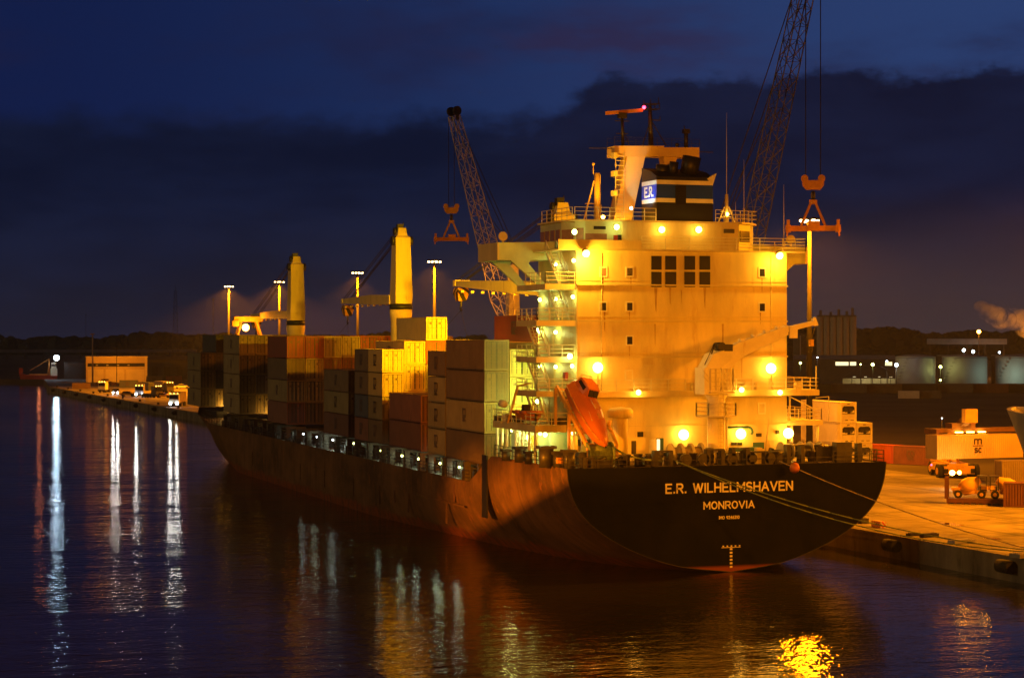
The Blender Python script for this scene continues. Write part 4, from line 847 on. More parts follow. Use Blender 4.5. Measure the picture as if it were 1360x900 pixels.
# ================================================================== CONTAINERS
W = 2.438
def corr(q, ax, c, a0, a1, z0, z1, sgn, pitch=.28, dep=.036):
    """corrugated sheet on the plane x=c (ax='x') or y=c (ax='y') running from a0 to a1"""
    n = max(2, int((a1-a0)/pitch)); pr = []
    for k in range(n):
        s = a0+(a1-a0)*k/n; p = (a1-a0)/n
        pr += [(s, 0), (s+p*.34, 0), (s+p*.5, dep), (s+p*.84, dep)]
    pr.append((a1, 0)); o = []
    for z in (z0, z1):
        for a, d in pr: o.append((c-sgn*d, a, z) if ax == 'x' else (a, c-sgn*d, z))
    m_ = len(pr); fl = (sgn > 0) == (ax == 'x')
    q.add(o, [((i, i+1, m_+i+1, m_+i) if fl else (i+1, i, m_+i, m_+i+1)) for i in range(m_-1)])
def container_proto(L, H, kind='dry'):
    r = bpy.data.objects.new('shipping_container', None); COL.objects.link(r); r.empty_display_size = .5
    q = MB(); h = W/2; y0, y1 = -L/2, L/2; g = .012
    for sx in (-1, 1):
        for yy in (y0+g, y1-g-.16): q.box(sx*h-(.16 if sx > 0 else 0), sx*h+(0 if sx > 0 else .16), yy, yy+.16, 0, H-.03)
        q.box(sx*h-(.1 if sx > 0 else 0), sx*h+(0 if sx > 0 else .1), y0+.172, y1-.172, .02, .17); q.box(sx*h-(.07 if sx > 0 else 0), sx*h+(0 if sx > 0 else .07), y0+.172, y1-.172, H-.12, H-.04)
        if kind == 'reefer':
            q.box(sx*(h-.03)-.005, sx*(h-.03)+.005, y0+.17, y1-.17, .17, H-.12)
        else: corr(q, 'x', sx*(h-.015), y0+.17, y1-.17, .17, H-.12, sx)
    if kind == 'reefer': q.box(-h+.17, h-.17, y1-.06, y1-.05, .1, H-.1)
    else: corr(q, 'y', y1-.04, -h+.165, h-.165, .12, H-.1, 1)
    for yy in (y0+g, y1-g-.13): q.box(-h+.163, h-.163, yy, yy+.13, 0, .14); q.box(-h+.163, h-.163, yy, yy+.13, H-.16, H-.03)
    q.box(-h+.07, h-.07, y0+.16, y1-.16, H-.075, H-.055); q.box(-h+.1, h-.1, y0+.15, y1-.15, .12, .14)
    b = q.build('body', CC['brown'], r); b.material_slots[0].link = 'OBJECT'
    if kind == 'reefer':
        q = MB(); q.box(-h+.165, h-.165, y0+.1, y0+.12, .145, H-.165, 0)
        q.prism([(-.95, H*.42), (.95, H*.42), (.95, H*.72), (.7, H*.8), (-.7, H*.8), (-.95, H*.72)], 'y', y0+.07, y0+.0995, 1)
        for x in (-.45, .45): q.tube((x*.9, y0+.069, H*.6), (x*.9, y0+.05, H*.6), .3, .3, 14, 2)
        q.box(-1.0, -.2, y0+.05, y0+.069, H*.45, H*.53, 0); q.box(.3, .9, y0+.05, y0+.069, H*.47, H*.6, 0)
        q.box(-.5, -.1, y0+.06, y0+.0995, .3, .4, 1); q.box(.3, .8, y0+.06, y0+.0995, .3, .38, 1); q.box(-.2, .2, y0+.08, y0+.0995, H*.88, H*.91, 1)
        o = q.build('cooling_unit', [CC['white'], M['black'], M['steel']], r)
    else:
        for sx in (-1, 1):
            q = MB(); x0, x1 = (-h+.168, -.01) if sx < 0 else (.01, h-.168)
            q.box(x0, x1, y0+.05, y0+.09, .15, H-.17)
            n = 4
            for k in range(n+1):
                z = .17+(H-.38)*k/n; q.box(x0+.04, x1-.04, y0+.03, y0+.0499, z, z+.07 if k < n else z+.02)
            for fx in (.22, .78):
                x = x0+(x1-x0)*fx; q.box(x-.025, x+.025, y0-.005, y0+.0299, .1, H-.1)
                for z in (.35, H*.5, H-.4): q.box(x-.05, x+.05, y0-.012, y0+.025, z, z+.08)
            q.box(x0+.1, x1-.1, y0+.005, y0+.0299, H*.38, H*.38+.06); q.box(x0+.16, x0+.46, y0+.024, y0+.0299, H*.68, H*.78, 1)
            for xx in (x0, x1-.07, (x0+x1)/2-.035): q.box(xx, xx+.07, y0+.036, y0+.0499, .15, H-.17, 2)
            for zz in (.15, H-.25, H*.5): q.box(x0, x1, y0+.034, y0+.0355, zz, zz+.08, 2)
            o = q.build('door', [CC['brown'], M['brownletter'], M['steel']], r); o.material_slots[0].link = 'OBJECT'
    return r
PROTO = {}
USED = set()
def recolor(r, cm):
    for c in r.children:
        if c.name.startswith(('body', 'door')): c.material_slots[0].material = cm
def put(L, H, kind, colour, loc, rz, label, group):
    key = (L, H, kind)
    if key not in PROTO: PROTO[key] = container_proto(L, H, kind)
    r = PROTO[key]
    if key in USED:
        r = r.copy(); COL.objects.link(r)
        for ch in PROTO[key].children:
            c = ch.copy(); COL.objects.link(c); c.parent = r
    USED.add(key)
    r.location = loc; r.rotation_euler = (0, 0, rz)
    tag(r, label, 'container', group)
    recolor(r, CC[colour]); return r
LOGO = []
def logo(r, H):
    if not LOGO:
        q = MB()
        for k, bdy, w_ in ((.36, 'm', 1.15), (-.36, 'sc', 1.1)):
            t = lettering(bdy, w_, .6, 'logo', 'brownletter', None, (0, 0, 0), .24, 'x', .008)
            o_ = len(q.v); q.v += [(v.co.x, v.co.y, v.co.z+k) for v in t.data.vertices]
            for p in t.data.polygons: q.f.append(tuple(i+o_ for i in p.vertices)); q.m.append(0); q.s.append(False)
            bpy.data.objects.remove(t)
        q.box(-.008, .0, -.72, .72, -.03, .03)
        LOGO.append(q.build('logo', 'brownletter', r)); o = LOGO[0]
    else: o = LOGO[0].copy(); COL.objects.link(o); o.parent = r
    o.location = (-W/2-.004, .2, H*.52)
WORD = dict(brown='brown', tan='tan', yellow='yellow', cream='cream', red='red', maroon='dark maroon', grey='grey', blue='blue grey', white='white', dark='black')
TIER = ['bottom', 'second', 'third', 'fourth', 'fifth']
STK = ['port edge stack', 'second port stack', 'third port stack', 'fourth port stack', 'fifth port stack', 'sixth port stack', 'seventh port stack', 'eighth port stack', 'ninth port stack', 'tenth port stack', 'outermost starboard stack']
_seen = {}
def stack(bay, y0, L, col, zb, heights, cols, phrase):
    x = -14.5+W/2+col*2.52; z = zb; n = len(heights)
    for i, (H, c) in enumerate(zip(heights, cols)):
        tier = 'top' if i == n-1 else TIER[i]
        lab = f"{WORD[c]} container, {tier} of the {STK[col]}, {phrase}"
        o = put(L, H, 'dry', c, (x, y0+L/2+.02, z), 0, lab, 'containers stacked on the ship')
        if c in ('tan', 'yellow') and col < 3: logo(o, H)
        z += H+.035
    return z
HC, ST = 2.896, 2.591
L40, L20 = 12.192, 6.058
stack(1, 23, L40, 0, 8.0, [HC]*4, ['brown','tan','brown','brown'], 'bay beside the deckhouse')
stack(1, 23, L40, 1, 8.05, [HC,ST,ST,ST], ['cream','yellow','cream','cream'], 'bay beside the deckhouse')
stack(1, 23, L40, 2, 8.05, [HC,HC,HC,ST,ST], ['tan','brown','tan','tan','red'], 'bay beside the deckhouse')
stack(1, 23, L40, 3, 8.05, [HC,HC,HC,ST], ['tan','brown','tan','brown'], 'bay beside the deckhouse')
for c, cc in ((0, ['tan','tan','tan','brown']), (1, ['brown','tan','brown','brown'])): stack(2, 35.45, L20, c, 8.1, [ST]*4, cc, 'short bay behind the deckhouse bay')
stack(3, 44, L40, 0, 8.1, [HC]*2, ['maroon','maroon'], 'low bay amidships'); stack(3, 44, L40, 1, 8.1, [HC]*2, ['red','maroon'], 'low bay amidships'); stack(3, 44, L40, 2, 8.1, [ST]*2, ['tan','brown'], 'low bay amidships')
for hy, nm, cc in ((59, 'near half', ['brown','tan','yellow','yellow']), (65.1, 'far half', ['maroon','blue','brown','brown'])):
    stack(4, hy, L20, 0, 8.1, [ST]*4, cc, f'{nm} of the brightly lit bay')
stack(4, 59, L40, 1, 8.1, [HC,HC,HC,ST-.02], ['brown','yellow','yellow','yellow'], 'brightly lit bay')
stack(4, 59, L40, 2, 8.1, [HC,HC,HC,ST,HC-.28], ['brown','tan','tan','red','cream'], 'brightly lit bay')
stack(4, 59, L40, 3, 8.1, [HC,HC,HC,ST], ['brown','tan','tan','brown'], 'brightly lit bay')
stack(4, 59, L40, 4, 8.1, [HC,HC,HC,ST], ['brown','tan','tan','red'], 'brightly lit bay')
for c, cc in ((0, ['maroon','tan','brown']), (1, ['tan','brown','maroon']), (2, ['tan','tan','brown'])): stack(5, 74, L40, c, 8.15, [ST]*3, cc, 'bay before the middle crane')
for c, cc in ((0, ['maroon','tan','brown','red']), (1, ['brown','tan','tan','red']), (2, ['tan','brown','maroon','tan']), (3, ['tan','red','maroon','tan']), (4, ['tan','brown','red','red'])): stack(6, 106.6, L40, c, 8.3, [HC]*4, cc, 'bay beyond the middle crane')
for c, cc in ((0, ['tan','tan','tan','tan']), (1, ['yellow','grey','tan','tan']), (2, ['red','grey','brown','brown']), (3, ['tan','brown','brown','tan'])): stack(7, 138.4, L40, c, 8.5, [HC]*4, cc, 'bay between the forward cranes')
stack(8, 170, L40, 0, 8.5, [HC]*3, ['tan','tan','tan'], 'foremost bay'); stack(8, 170, L40, 1, 8.5, [HC]*4, ['yellow','dark','grey','dark'], 'foremost bay'); stack(8, 170, L40, 2, 8.5, [HC]*4, ['tan','tan','brown','tan'], 'foremost bay'); stack(8, 170, L40, 3, 8.5, [HC]*4, ['tan','tan','brown','tan'], 'foremost bay')
CY = ['tan','brown','maroon','grey','red','tan','brown']
for c in range(5, 9): stack(4, 59, L40, c, 8.1, [HC,HC,HC,ST], [CY[(c+i)%7] for i in range(4)], 'brightly lit bay')
for c in range(3, 11): stack(5, 74, L40, c, 8.15, [HC,HC,HC,ST-.1], [CY[(c*2+i)%7] for i in range(4)], 'bay before the middle crane')
for c in range(5, 9): stack(6, 106.6, L40, c, 8.3, [HC]*4, [CY[(c*3+i)%7] for i in range(4)], 'bay beyond the middle crane')
for c in range(7, 11): stack(9, 121.5, L40, c, 8.3, [HC]*4, [CY[(c+2*i)%7] for i in range(4)], 'unseen bay added past the middle crane')  # unseen starboard stacks, added to block mast light from the doors ahead
for c in range(7, 11): stack(10, 151.0, L40, c, 8.4, [HC]*4, [CY[(c*2+3*i)%7] for i in range(4)], 'unseen bay added beside the forward crane')  # unseen as well, added to keep mast light off the foremost bay
# work lamps glowing low between the forward bays
for x, y, z, pw in ((-10.0, 136.6, 8.3, 90), (-10.4, 168.6, 8.5, 110)):
    q = MB(); q.tube((x, y, 7.8), (x, y, z-.1), .06, n=6); q.ball((x, y, z), .16, n=8, mi=1); q.build('work_lamp', ['steel', 'e_sod'], ship); lamp('lamp_light', (x-.2, y+.4, z+.1), (1, .6, .14), pw, ship, r=.15)
# ================================================================== QUAY, WATER, LAND
QZ = 2.05
qa = at_z(1351, 740, QZ); qb = at_z(62, 513, QZ); qd = (qb-qa).normalized(); qn = Vector((qd.y, -qd.x, 0))     # qn points inland (to starboard)
q0 = qa-qd*260
def Q(s, n, z=QZ): p = qa+qd*s+qn*n; return Vector((p.x, p.y, z))
SL = (qb-qa).length
def face(u): return -(YAW+math.atan((u-680)/F))
bk = [at_z(58, 503.5, QZ), at_z(-500, 501.5, QZ)]
m = MB()
poly = [Q(-260, .9), Q(SL, .9), Vector((bk[0].x, bk[0].y, QZ)), Vector((bk[1].x, bk[1].y, QZ)), at_d(-1500, 445, 5000), at_d(2900, 445, 5000), Q(-260, 700)]
m.add([(p.x, p.y, QZ-.05) for p in poly], [tuple(reversed(range(len(poly))))])
n_ = len(poly); m.add([(p.x, p.y, QZ-.05) for p in poly]+[(p.x, p.y, -2) for p in poly], [(i, (i+1)%n_, (i+1)%n_+n_, i+n_) for i in (1, 2)])
struct(m.build('ground', 'asphalt'))
m = MB()
for a, b in ((-260, SL),): m.add([Q(a, .9), Q(b, .9), Q(b, 46), Q(a, 46)], [(0,3,2,1)])
struct(m.build('quay_apron', 'slabs'))
m = MB(); s = -260.
while s < SL-1:
    e = min(s+24.8, SL); m.add([Q(s,0,-2),Q(e,0,-2),Q(e,.9,-2),Q(s,.9,-2),Q(s,0,QZ+.02),Q(e,0,QZ+.02),Q(e,.9,QZ+.02),Q(s,.9,QZ+.02)], [(0,3,2,1),(4,5,6,7),(0,1,5,4),(1,2,6,5),(2,3,7,6),(3,0,4,7)]); s += 25
struct(m.build('quay_edge', 'wallc'))
M['paint'] = mat('worn_line_paint', (.42,.38,.28), .8, var=.5, scale=.6)
m = MB()
for n in (3.2, 18.5): 
    m.add([Q(-260, n, QZ+.004), Q(SL, n, QZ+.004), Q(SL, n+.16, QZ+.004), Q(-260, n+.16, QZ+.004)], [(0,3,2,1)])
for s_ in range(-40, 200, 20): m.add([Q(s_, 22, QZ+.004), Q(s_, 34, QZ+.004), Q(s_+.18, 34, QZ+.004), Q(s_+.18, 22, QZ+.004)], [(0,1,2,3)])
struct(m.build('quay_markings', 'paint'))
M['stain'] = mat('oil_stain', (.07,.06,.05), .7, var=.3)
m = MB()
for s_, n in ((6,9),(11,14),(-3,12),(18,6),(30,16),(2,26),(40,9),(24,24)):
    k = 9; rr = random.uniform(.35, .9); m.add([Q(s_, n, QZ+.006)+Vector((rr*2.2*math.cos(i*.698)*random.uniform(.7,1.2), rr*math.sin(i*.698)*random.uniform(.7,1.2), 0)) for i in range(k)], [tuple(range(k))])
struct(m.build('ground_stains', 'stain'))
M['puddle'] = mat('puddle_water', (.03,.025,.02), .04, var=.2)
m = MB()
for s_, n in ((14, 7), (-8, 20), (27, 11), (36, 27), (4, 33)):
    rr = random.uniform(.5, 1.1); m.add([Q(s_, n, QZ+.007)+qd*(rr*2.6*math.cos(i*.571)*random.uniform(.6,1.2))+qn*(rr*math.sin(i*.571)*random.uniform(.6,1.2)) for i in range(11)], [tuple(range(11))])
struct(m.build('puddles', 'puddle'))
M['crane_rail'] = mat('rail_steel', (.05,.045,.04), .5, .5)
m = MB()
for n in (4.4, 5.0): m.add([Q(-260, n, QZ+.008), Q(SL, n, QZ+.008), Q(SL, n+.14, QZ+.008), Q(-260, n+.14, QZ+.008)], [(0,3,2,1)])
struct(m.build('quay_rails', 'crane_rail'))
# water
def watermat():
    m = bpy.data.materials.new('harbour_water'); m.use_nodes = True; N = m.node_tree.nodes; L = m.node_tree.links; b = N['Principled BSDF']
    b.inputs['Base Color'].default_value = (.024,.023,.010,1); b.inputs['Roughness'].default_value = .05; b.inputs['IOR'].default_value = 1.33; b.inputs['Specular IOR Level'].default_value = .5
    tc = N.new('ShaderNodeTexCoord'); hs = []
    for sx, sy, sc, amp, det in ((.42, .8, 1.0, .07, 4.), (1.5, 2.3, 1.0, .036, 3.), (.07, .16, 1., .12, 2.)):
        mp = N.new('ShaderNodeMapping'); mp.inputs['Rotation'].default_value = (0, 0, .3); mp.inputs['Scale'].default_value = (sx, sy, 1); L.new(tc.outputs['Object'], mp.inputs[0])
        n = N.new('ShaderNodeTexNoise'); n.inputs['Scale'].default_value = sc; n.inputs['Detail'].default_value = det; L.new(mp.outputs[0], n.inputs['Vector'])
        mu = N.new('ShaderNodeMath'); mu.operation = 'MULTIPLY'; mu.inputs[1].default_value = amp; L.new(n.outputs['Fac'], mu.inputs[0]); hs.append(mu.outputs[0])
    a = N.new('ShaderNodeMath'); L.new(hs[0], a.inputs[0]); L.new(hs[1], a.inputs[1])
    # patches of calmer and rougher water
    pn = N.new('ShaderNodeTexNoise'); pm = N.new('ShaderNodeMapping'); pm.inputs['Scale'].default_value = (.012, .03, 1); pm.inputs['Rotation'].default_value = (0, 0, -.33); L.new(tc.outputs['Object'], pm.inputs[0]); L.new(pm.outputs[0], pn.inputs['Vector']); pn.inputs['Scale'].default_value = 1.
    pr = N.new('ShaderNodeMapRange'); pr.inputs['From Min'].default_value = .35; pr.inputs['From Max'].default_value = .65; pr.inputs['To Min'].default_value = .45; pr.inputs['To Max'].default_value = 1.25; L.new(pn.outputs['Fac'], pr.inputs['Value'])
    mm = N.new('ShaderNodeMath'); mm.operation = 'MULTIPLY'; L.new(a.outputs[0], mm.inputs[0]); L.new(pr.outputs['Result'], mm.inputs[1])
    a2 = N.new('ShaderNodeMath'); L.new(mm.outputs[0], a2.inputs[0]); L.new(hs[2], a2.inputs[1])
    bp = N.new('ShaderNodeBump'); bp.inputs['Strength'].default_value = 1.; bp.inputs['Distance'].default_value = 1.; L.new(a2.outputs[0], bp.inputs['Height']); L.new(bp.outputs[0], b.inputs['Normal'])
    return m
M['water'] = watermat()
m = MB(); m.add([(-3500,-1200,0),(5200,-1200,0),(5200,5600,0),(-3500,5600,0)], [(0,1,2,3)]); struct(m.build('water', 'water'))
# fenders, bollards and clutter along the quay
def fender(s, lab): t = MB(); a = Q(s-.9, -.05, 1.25); b = Q(s+.9, -.05, 1.25); t.tube(a-qn*.5, b-qn*.5, .55, .55, 14); t.tube(a-qn*.5-qd*.02, b-qn*.5+qd*.02, .25, .25, 10); o = t.build('fender', 'rubber'); return tag(o, lab, 'fender', 'fenders on the quay wall')
def s_at(u, v, z=QZ): p = at_z(u, v, z)-qa; return p.dot(qd), p.dot(qn)
fender(s_at(1312, 740)[0], 'black cylindrical rubber fender on the quay wall just below the tied mooring ropes')
fender(s_at(1187, 712)[0], 'black rubber fender in shadow on the quay wall next to the dark stern')
for k in range(9): fender(SL-20-k*27, 'small black rubber fender on the distant quay wall below the trucks')
def bollard_proto():
    r = thing('mooring_bollard', 'x', 'bollard'); q = MB(); q.lathe([(.42, 0),(.32, .12),(.26, .4),(.36, .52),(.36, .62),(.2, .68)], (0,0,0), 14); q.build('post', 'steel', r); q = MB(); q.lathe([(.6, 0),(.6, .05)], (0,0,0), 14); q.build('base', 'rust', r); return r
B0 = bollard_proto(); sb = s_at(1322, 742)[0]
B0.location = Q(sb, 1.6); B0['label'] = 'iron bollard at the quay edge holding the green mooring ropes'; B0['group'] = 'bollards along the quay edge'
dup(B0, Q(sb+40, 1.6), 0, 'iron bollard at the quay edge hidden close behind the dark stern')
for k in range(9): dup(B0, Q(SL-14-k*27, 1.7), 0, 'small iron bollard at the distant quay edge in front of the trucks')
def clutter(name, u, v, sz, mt, lab, cat, rz=0.):
    s_, n = s_at(u, v); q = MB(); p = Q(s_, max(n, .6)); q.cb((0, 0, sz[2]/2+.025), sz, 0, rz); q.cb((0, 0, sz[2]+.05), (sz[0]*.8, sz[1]*.7, .05), 0, rz); o = q.build(name, mt); o.location = p; return tag(o, lab, cat)
clutter('edge_block', 1142, 694, (2.0, .8, .5), 'steel', 'dark steel block on the quay edge right beside the stern', 'block', math.atan2(qd.y, qd.x))
clutter('striped_block', 1167, 700, (1.7, .6, .55), 'redwhite', 'red and white striped block near the quay edge by the ropes', 'block', math.atan2(qd.y, qd.x)); 
clutter('edge_plate', 1214, 711, (1.4, .6, .2), 'steel', 'flat steel plate at the quay edge under the ropes', 'plate', .2)
clutter('edge_plate', 1234, 713, (1.8, .6, .3), 'steel', 'longer steel plate beneath the ropes before the pale block', 'plate', .2)
clutter('rope_guard', 1277, 721, (2.4, .9, .3), 'grey', 'pale grey block at the quay edge under the ropes', 'block', .2)
clutter('concrete_block', 1335, 741, (2.2, 1.2, .35), 'concrete', 'low pale concrete block just right of the rope bollard', 'block', .2)
# ------------------------------------------------------------------ high masts
def mast_proto():
    r = thing('light_mast', 'x', 'light mast'); H = 34.0
    q = MB(); q.tube((0,0,0), (0,0,H), .5, .22, 14); q.lathe([(.9, 0),(.9, .25),(.52, .5)], (0,0,0), 12); q.build('pole', 'galv', r)
    q = MB(); q.box(-1.35, 1.35, -.12, .12, H-.1, H+.12); q.box(-.12, .12, -1.35, 1.35, H-.08, H+.1); q.lathe([(.5, H-.6),(.5, H-.11)], (0,0,0), 12); head = q.build('head_frame', 'steel', r)
    for dx, dy in ((-1.25,0),(-.45,0),(.45,0),(1.25,0),(0,-1.25),(0,1.25)):
        q = MB(); q.cb((dx, dy, H+.3), (.55, .55, .3)); q.ball((dx, dy, H-.02), .3, (1,1,.75), 10, 1); q.build('luminaire', ['steel', 'e_mast'], r)
    return r
MP = [(304, 380, 665, 'leftmost tall lit lamp mast beyond the forward containers'), (371, 374, 608, 'lamp mast just left of the forward ship crane'), (475, 362, 520, 'lamp mast behind the middle crane jib'), (577, 347, 441, 'lamp mast between the middle ship crane and the lattice boom'), (1075, 292.5, 283, 'tall lit lamp mast right of the ship below the hanging spreader')]
mpr = mast_proto(); mp_ = []
for u, v, D, lab in MP: p = at_d(u, v, D); p.z = QZ-.04; mp_.append((p, lab))
st = (mp_[4][0]-mp_[3][0])/2
mp_.append((mp_[3][0]+st, 'lamp mast hidden behind the deckhouse between two others')); mp_.append((mp_[4][0]+st, 'nearer lamp mast on the quay right of the reach stacker')); mp_.append((mp_[4][0]+st*2, 'lamp mast on the quay behind the moored bow, second from the reach stacker')); mp_.append((mp_[4][0]+st*3, 'nearest lamp mast on the quay, abreast of the viewpoint'))
MW = [420000, 380000, 220000, 230000, 170000, 140000, 285000, 200000, 270000]
for i, (p, lab) in enumerate(mp_):
    if i == 0: o = mpr; o.location = p; o['label'] = lab; o['group'] = 'lamp masts along the quay'
    else: o = dup(mpr, p, 0, lab, 'lamp masts along the quay')
    lp = p+Vector((-.9, -1.5, 33.2)); lamp('mast_light', lp, (1,.265,.002), MW[i], None, 'SPOT', lp-Vector((0, 0, 30)), 150 if i < 2 else 130 if i < 4 else 172 if i == 4 else 176, .7 if i < 4 else 1.3 if i == 4 else 1.9, .4 if i < 5 else .12)
# ------------------------------------------------------------------ mobile harbour cranes
def lattice(q, p0, p1, w0, w1, n, r=.13, rd=.06):
    p0 = Vector(p0); p1 = Vector(p1); d = (p1-p0).normalized(); a = d.cross(Vector((0,0,1))).normalized(); b = a.cross(d)
    def cor(t, i, j): w = w0*min(1, .35+t*6)*(1-t)+w1*t if t < .1 else w0*(1-t)+w1*t; return p0.lerp(p1, t)+a*(w/2*i)+b*(w/2*j)
    ts = [k/n for k in range(n+1)]
    for t0, t1 in zip(ts[:-1], ts[1:]):
        for i, j in ((-1,-1),(1,-1),(1,1),(-1,1)): q.tube(cor(t0,i,j), cor(t1,i,j), r, r, 6)
    for k, (t0, t1) in enumerate(zip(ts[:-1], ts[1:])):
        for (i0,j0),(i1,j1) in (((-1,-1),(1,-1)),((1,-1),(1,1)),((1,1),(-1,1)),((-1,1),(-1,-1))):
            q.bar(cor(t0,i0,j0), cor(t1,i1,j1), rd*2); q.bar(cor(t0,i1,j1), cor(t1,i0,j0), rd*2) if k % 2 == 0 else None; q.bar(cor(t1,i0,j0), cor(t1,i1,j1), rd*1.6)
def spreader_thing(c, w, lab, lights=False, h1=0):
    t = thing('container_spreader', lab, 'spreader', c)
    q = MB(); q.box(-w/2, w/2, -.55, -.25, -.25, .35); q.box(-w/2, w/2, .25, .55, -.25, .35)
    for sx in (-1, 1): q.box(sx*w/2-.3, sx*w/2+.3, -1.25, 1.25, -.35, .4)
    for sx in (-1, 1):
        for sy in (-1, 1): q.cb((sx*w/2, sy*1.1, .6), (.35, .35, .8)); q.bar((sx*w/2, sy*1.2, .2), (sx*(w/2+.15), sy*1.3, -.8), .16)
    q.cb((.1, 0, .3), (1.3, 1.5, 1.1)); q.build('frame', 'dorange', t)
    q = MB()
    for sx in (-1, 1):
        for sy in (-1, 1): q.bar((sx*1.35, sy*.4, .4), (sx*.25, sy*.15, 3.0), .26)
    q.cb((0, 0, 3.05), (.9, .6, .5)); q.build('yoke', 'yellow' if not lights else 'dorange', t)
    q = MB(); q.path([(0, 0, 3.3), (0, 0, 4.3)], .22, 8); q.cb((0, 0, 3.8), (.5, .35, .6)); q.build('swivel', 'steel', t)
    q = MB(); q.prism([(-1.2, 4.9), (-.8, 4.45), (.8, 4.45), (1.2, 4.9), (1.25, 5.5), (-1.25, 5.5)], 'y', -.5, .5)
    for sx in (-1, 1): q.tube((sx*.95, -.6, 5.7), (sx*.95, .6, 5.7), .42, .42, 14)
    q.build('hook_block', 'yellow' if not lights else 'dorange', t)
    return t
def harbour_crane(base, piv, tip, w0, w1, n, lab, mt, at_, blk, up):
    t = thing('harbour_crane', lab, 'harbour crane', base)
    q = MB(); lattice(q, piv, tip, w0, w1, n, .085, .033); q.build('boom', mt, t, world=True)
    q = MB(); d = (Vector(tip)-Vector(piv)).normalized(); a = d.cross(Vector((0,0,1))).normalized()
    for s_ in (-1, 1): q.tube(Vector(tip)+a*(s_*1.0-.2)+Vector((0,0,.8)), Vector(tip)+a*(s_*1.0+.2)+Vector((0,0,.8)), .8, .8, 16); q.bar(Vector(tip)+a*s_*.9-d*.8, Vector(tip)+a*s_*1.0+Vector((0,0,1.2)), .4)
    q.build('boom_head', 'steel', t, world=True)
    q = MB()
    for s_ in (-1, 1):
        q.bar(Vector(tip)+a*s_*.7, Vector(at_)+a*s_*.6, .09); q.bar(Vector(piv).lerp(Vector(tip), .55)+a*s_*.6+d.cross(a)*-.8, Vector(at_)+a*s_*.4, .08)
    q.build('pendant', 'cable', t, world=True)
    q = MB()
    for s_ in (-1, 1):
        e = Vector(blk)+a*s_*.95; q.bar(e, (e.x, e.y, Vector(tip).z+.6), .07); q.bar(e+Vector((.12,.3,0)), (e.x+.12, e.y+.3, Vector(tip).z+.6), .05)
    q.build('hoist_cable', 'cable', t, world=True)
    bx, by = base.x, base.y
    q = MB(); q.box(bx-6, bx+6, by-4, by+4, QZ+1.5, QZ+3.6)
    for sx in (-1, 1):
        for sy in (-1, 1): q.box(bx+sx*5-.6, bx+sx*5+.6, by+sy*6.5-2.5, by+sy*6.5+2.5, QZ+.9, QZ+1.7); q.box(bx+sx*5-.9, bx+sx*5+.9, by+sy*8.6-.9, by+sy*8.6+.9, QZ+.0, QZ+.5); q.tube((bx+sx*5, by+sy*8.6, QZ+.5), (bx+sx*5, by+sy*8.6, QZ+.9), .25, .25, 8)
    q.build('chassis', mt, t, world=True)
    q = MB()
    for sx in (-1, 1):
        for k in range(5): q.tube((bx+sx*4.2-.4, by-3.6+k*1.8, QZ+.75), (bx+sx*4.2+.4, by-3.6+k*1.8, QZ+.75), .75, .75, 14)
    q.build('wheel', 'tyre', t, world=True)
    q = MB(); q.box(bx-2.6, bx+2.6, by-5.5, by+3.0, QZ+3.7, QZ+7.2); q.build('machinery_house', 'grey', t, world=True)
    q = MB(); q.loft([[(bx-1.3, by-1.3, QZ+7.2), (bx+1.3, by-1.3, QZ+7.2), (bx+1.3, by+1.3, QZ+7.2), (bx-1.3, by+1.3, QZ+7.2)], [(bx-.8, by-.8, up), (bx+.8, by-.8, up), (bx+.8, by+.8, up), (bx-.8, by+.8, up)]], 0, False); q.bar((bx, by, up-.5), at_, .5); q.build('tower', mt, t, world=True)
    q = MB(); c_ = Vector((bx, by, up*.62)); q.cb(c_+Vector((0, 1.6, 0)), (2, 1.8, 2.2)); q.build('operator_cab', 'grey', t, world=True)
    return t
tA = at_d(603, 154, 349); baseA = at_d(681, 445, 357); baseA.z = QZ-.05
pivA = at_d(676, 432, 355); topA = at_d(686, 338, 358)
sA = at_d(599.5, 318, 349)
harbour_crane(baseA, pivA, tA, 3.2, 1.5, 15, 'pale lattice boom harbour crane beyond the ship leaning left', 'lattice', topA, sA+Vector((0,0,5.7)), at_d(681, 352, 357).z)
sp = spreader_thing(sA, 5.4, 'yellow container spreader hanging from the left leaning lattice boom'); sp.rotation_euler.z = face(600)
tB = at_d(1079, -62, 232); baseB = at_d(984, 445, 252); baseB.z = QZ-.05
pivB = at_d(984, 385, 249); topB = at_d(955, 305, 254)
sB = at_d(1080, 304, 231)
harbour_crane(baseB, pivB, tB, 2.3, 1.7, 20, 'dark lattice boom harbour crane rising behind the wheelhouse out of frame', 'latticed', topB, sB+Vector((0,0,5.7)), at_d(984, 350, 252).z)
sp = spreader_thing(sB, 5.6, 'orange container spreader hanging right of the deckhouse in front of the lamp mast', True); sp.rotation_euler.z = face(1080)
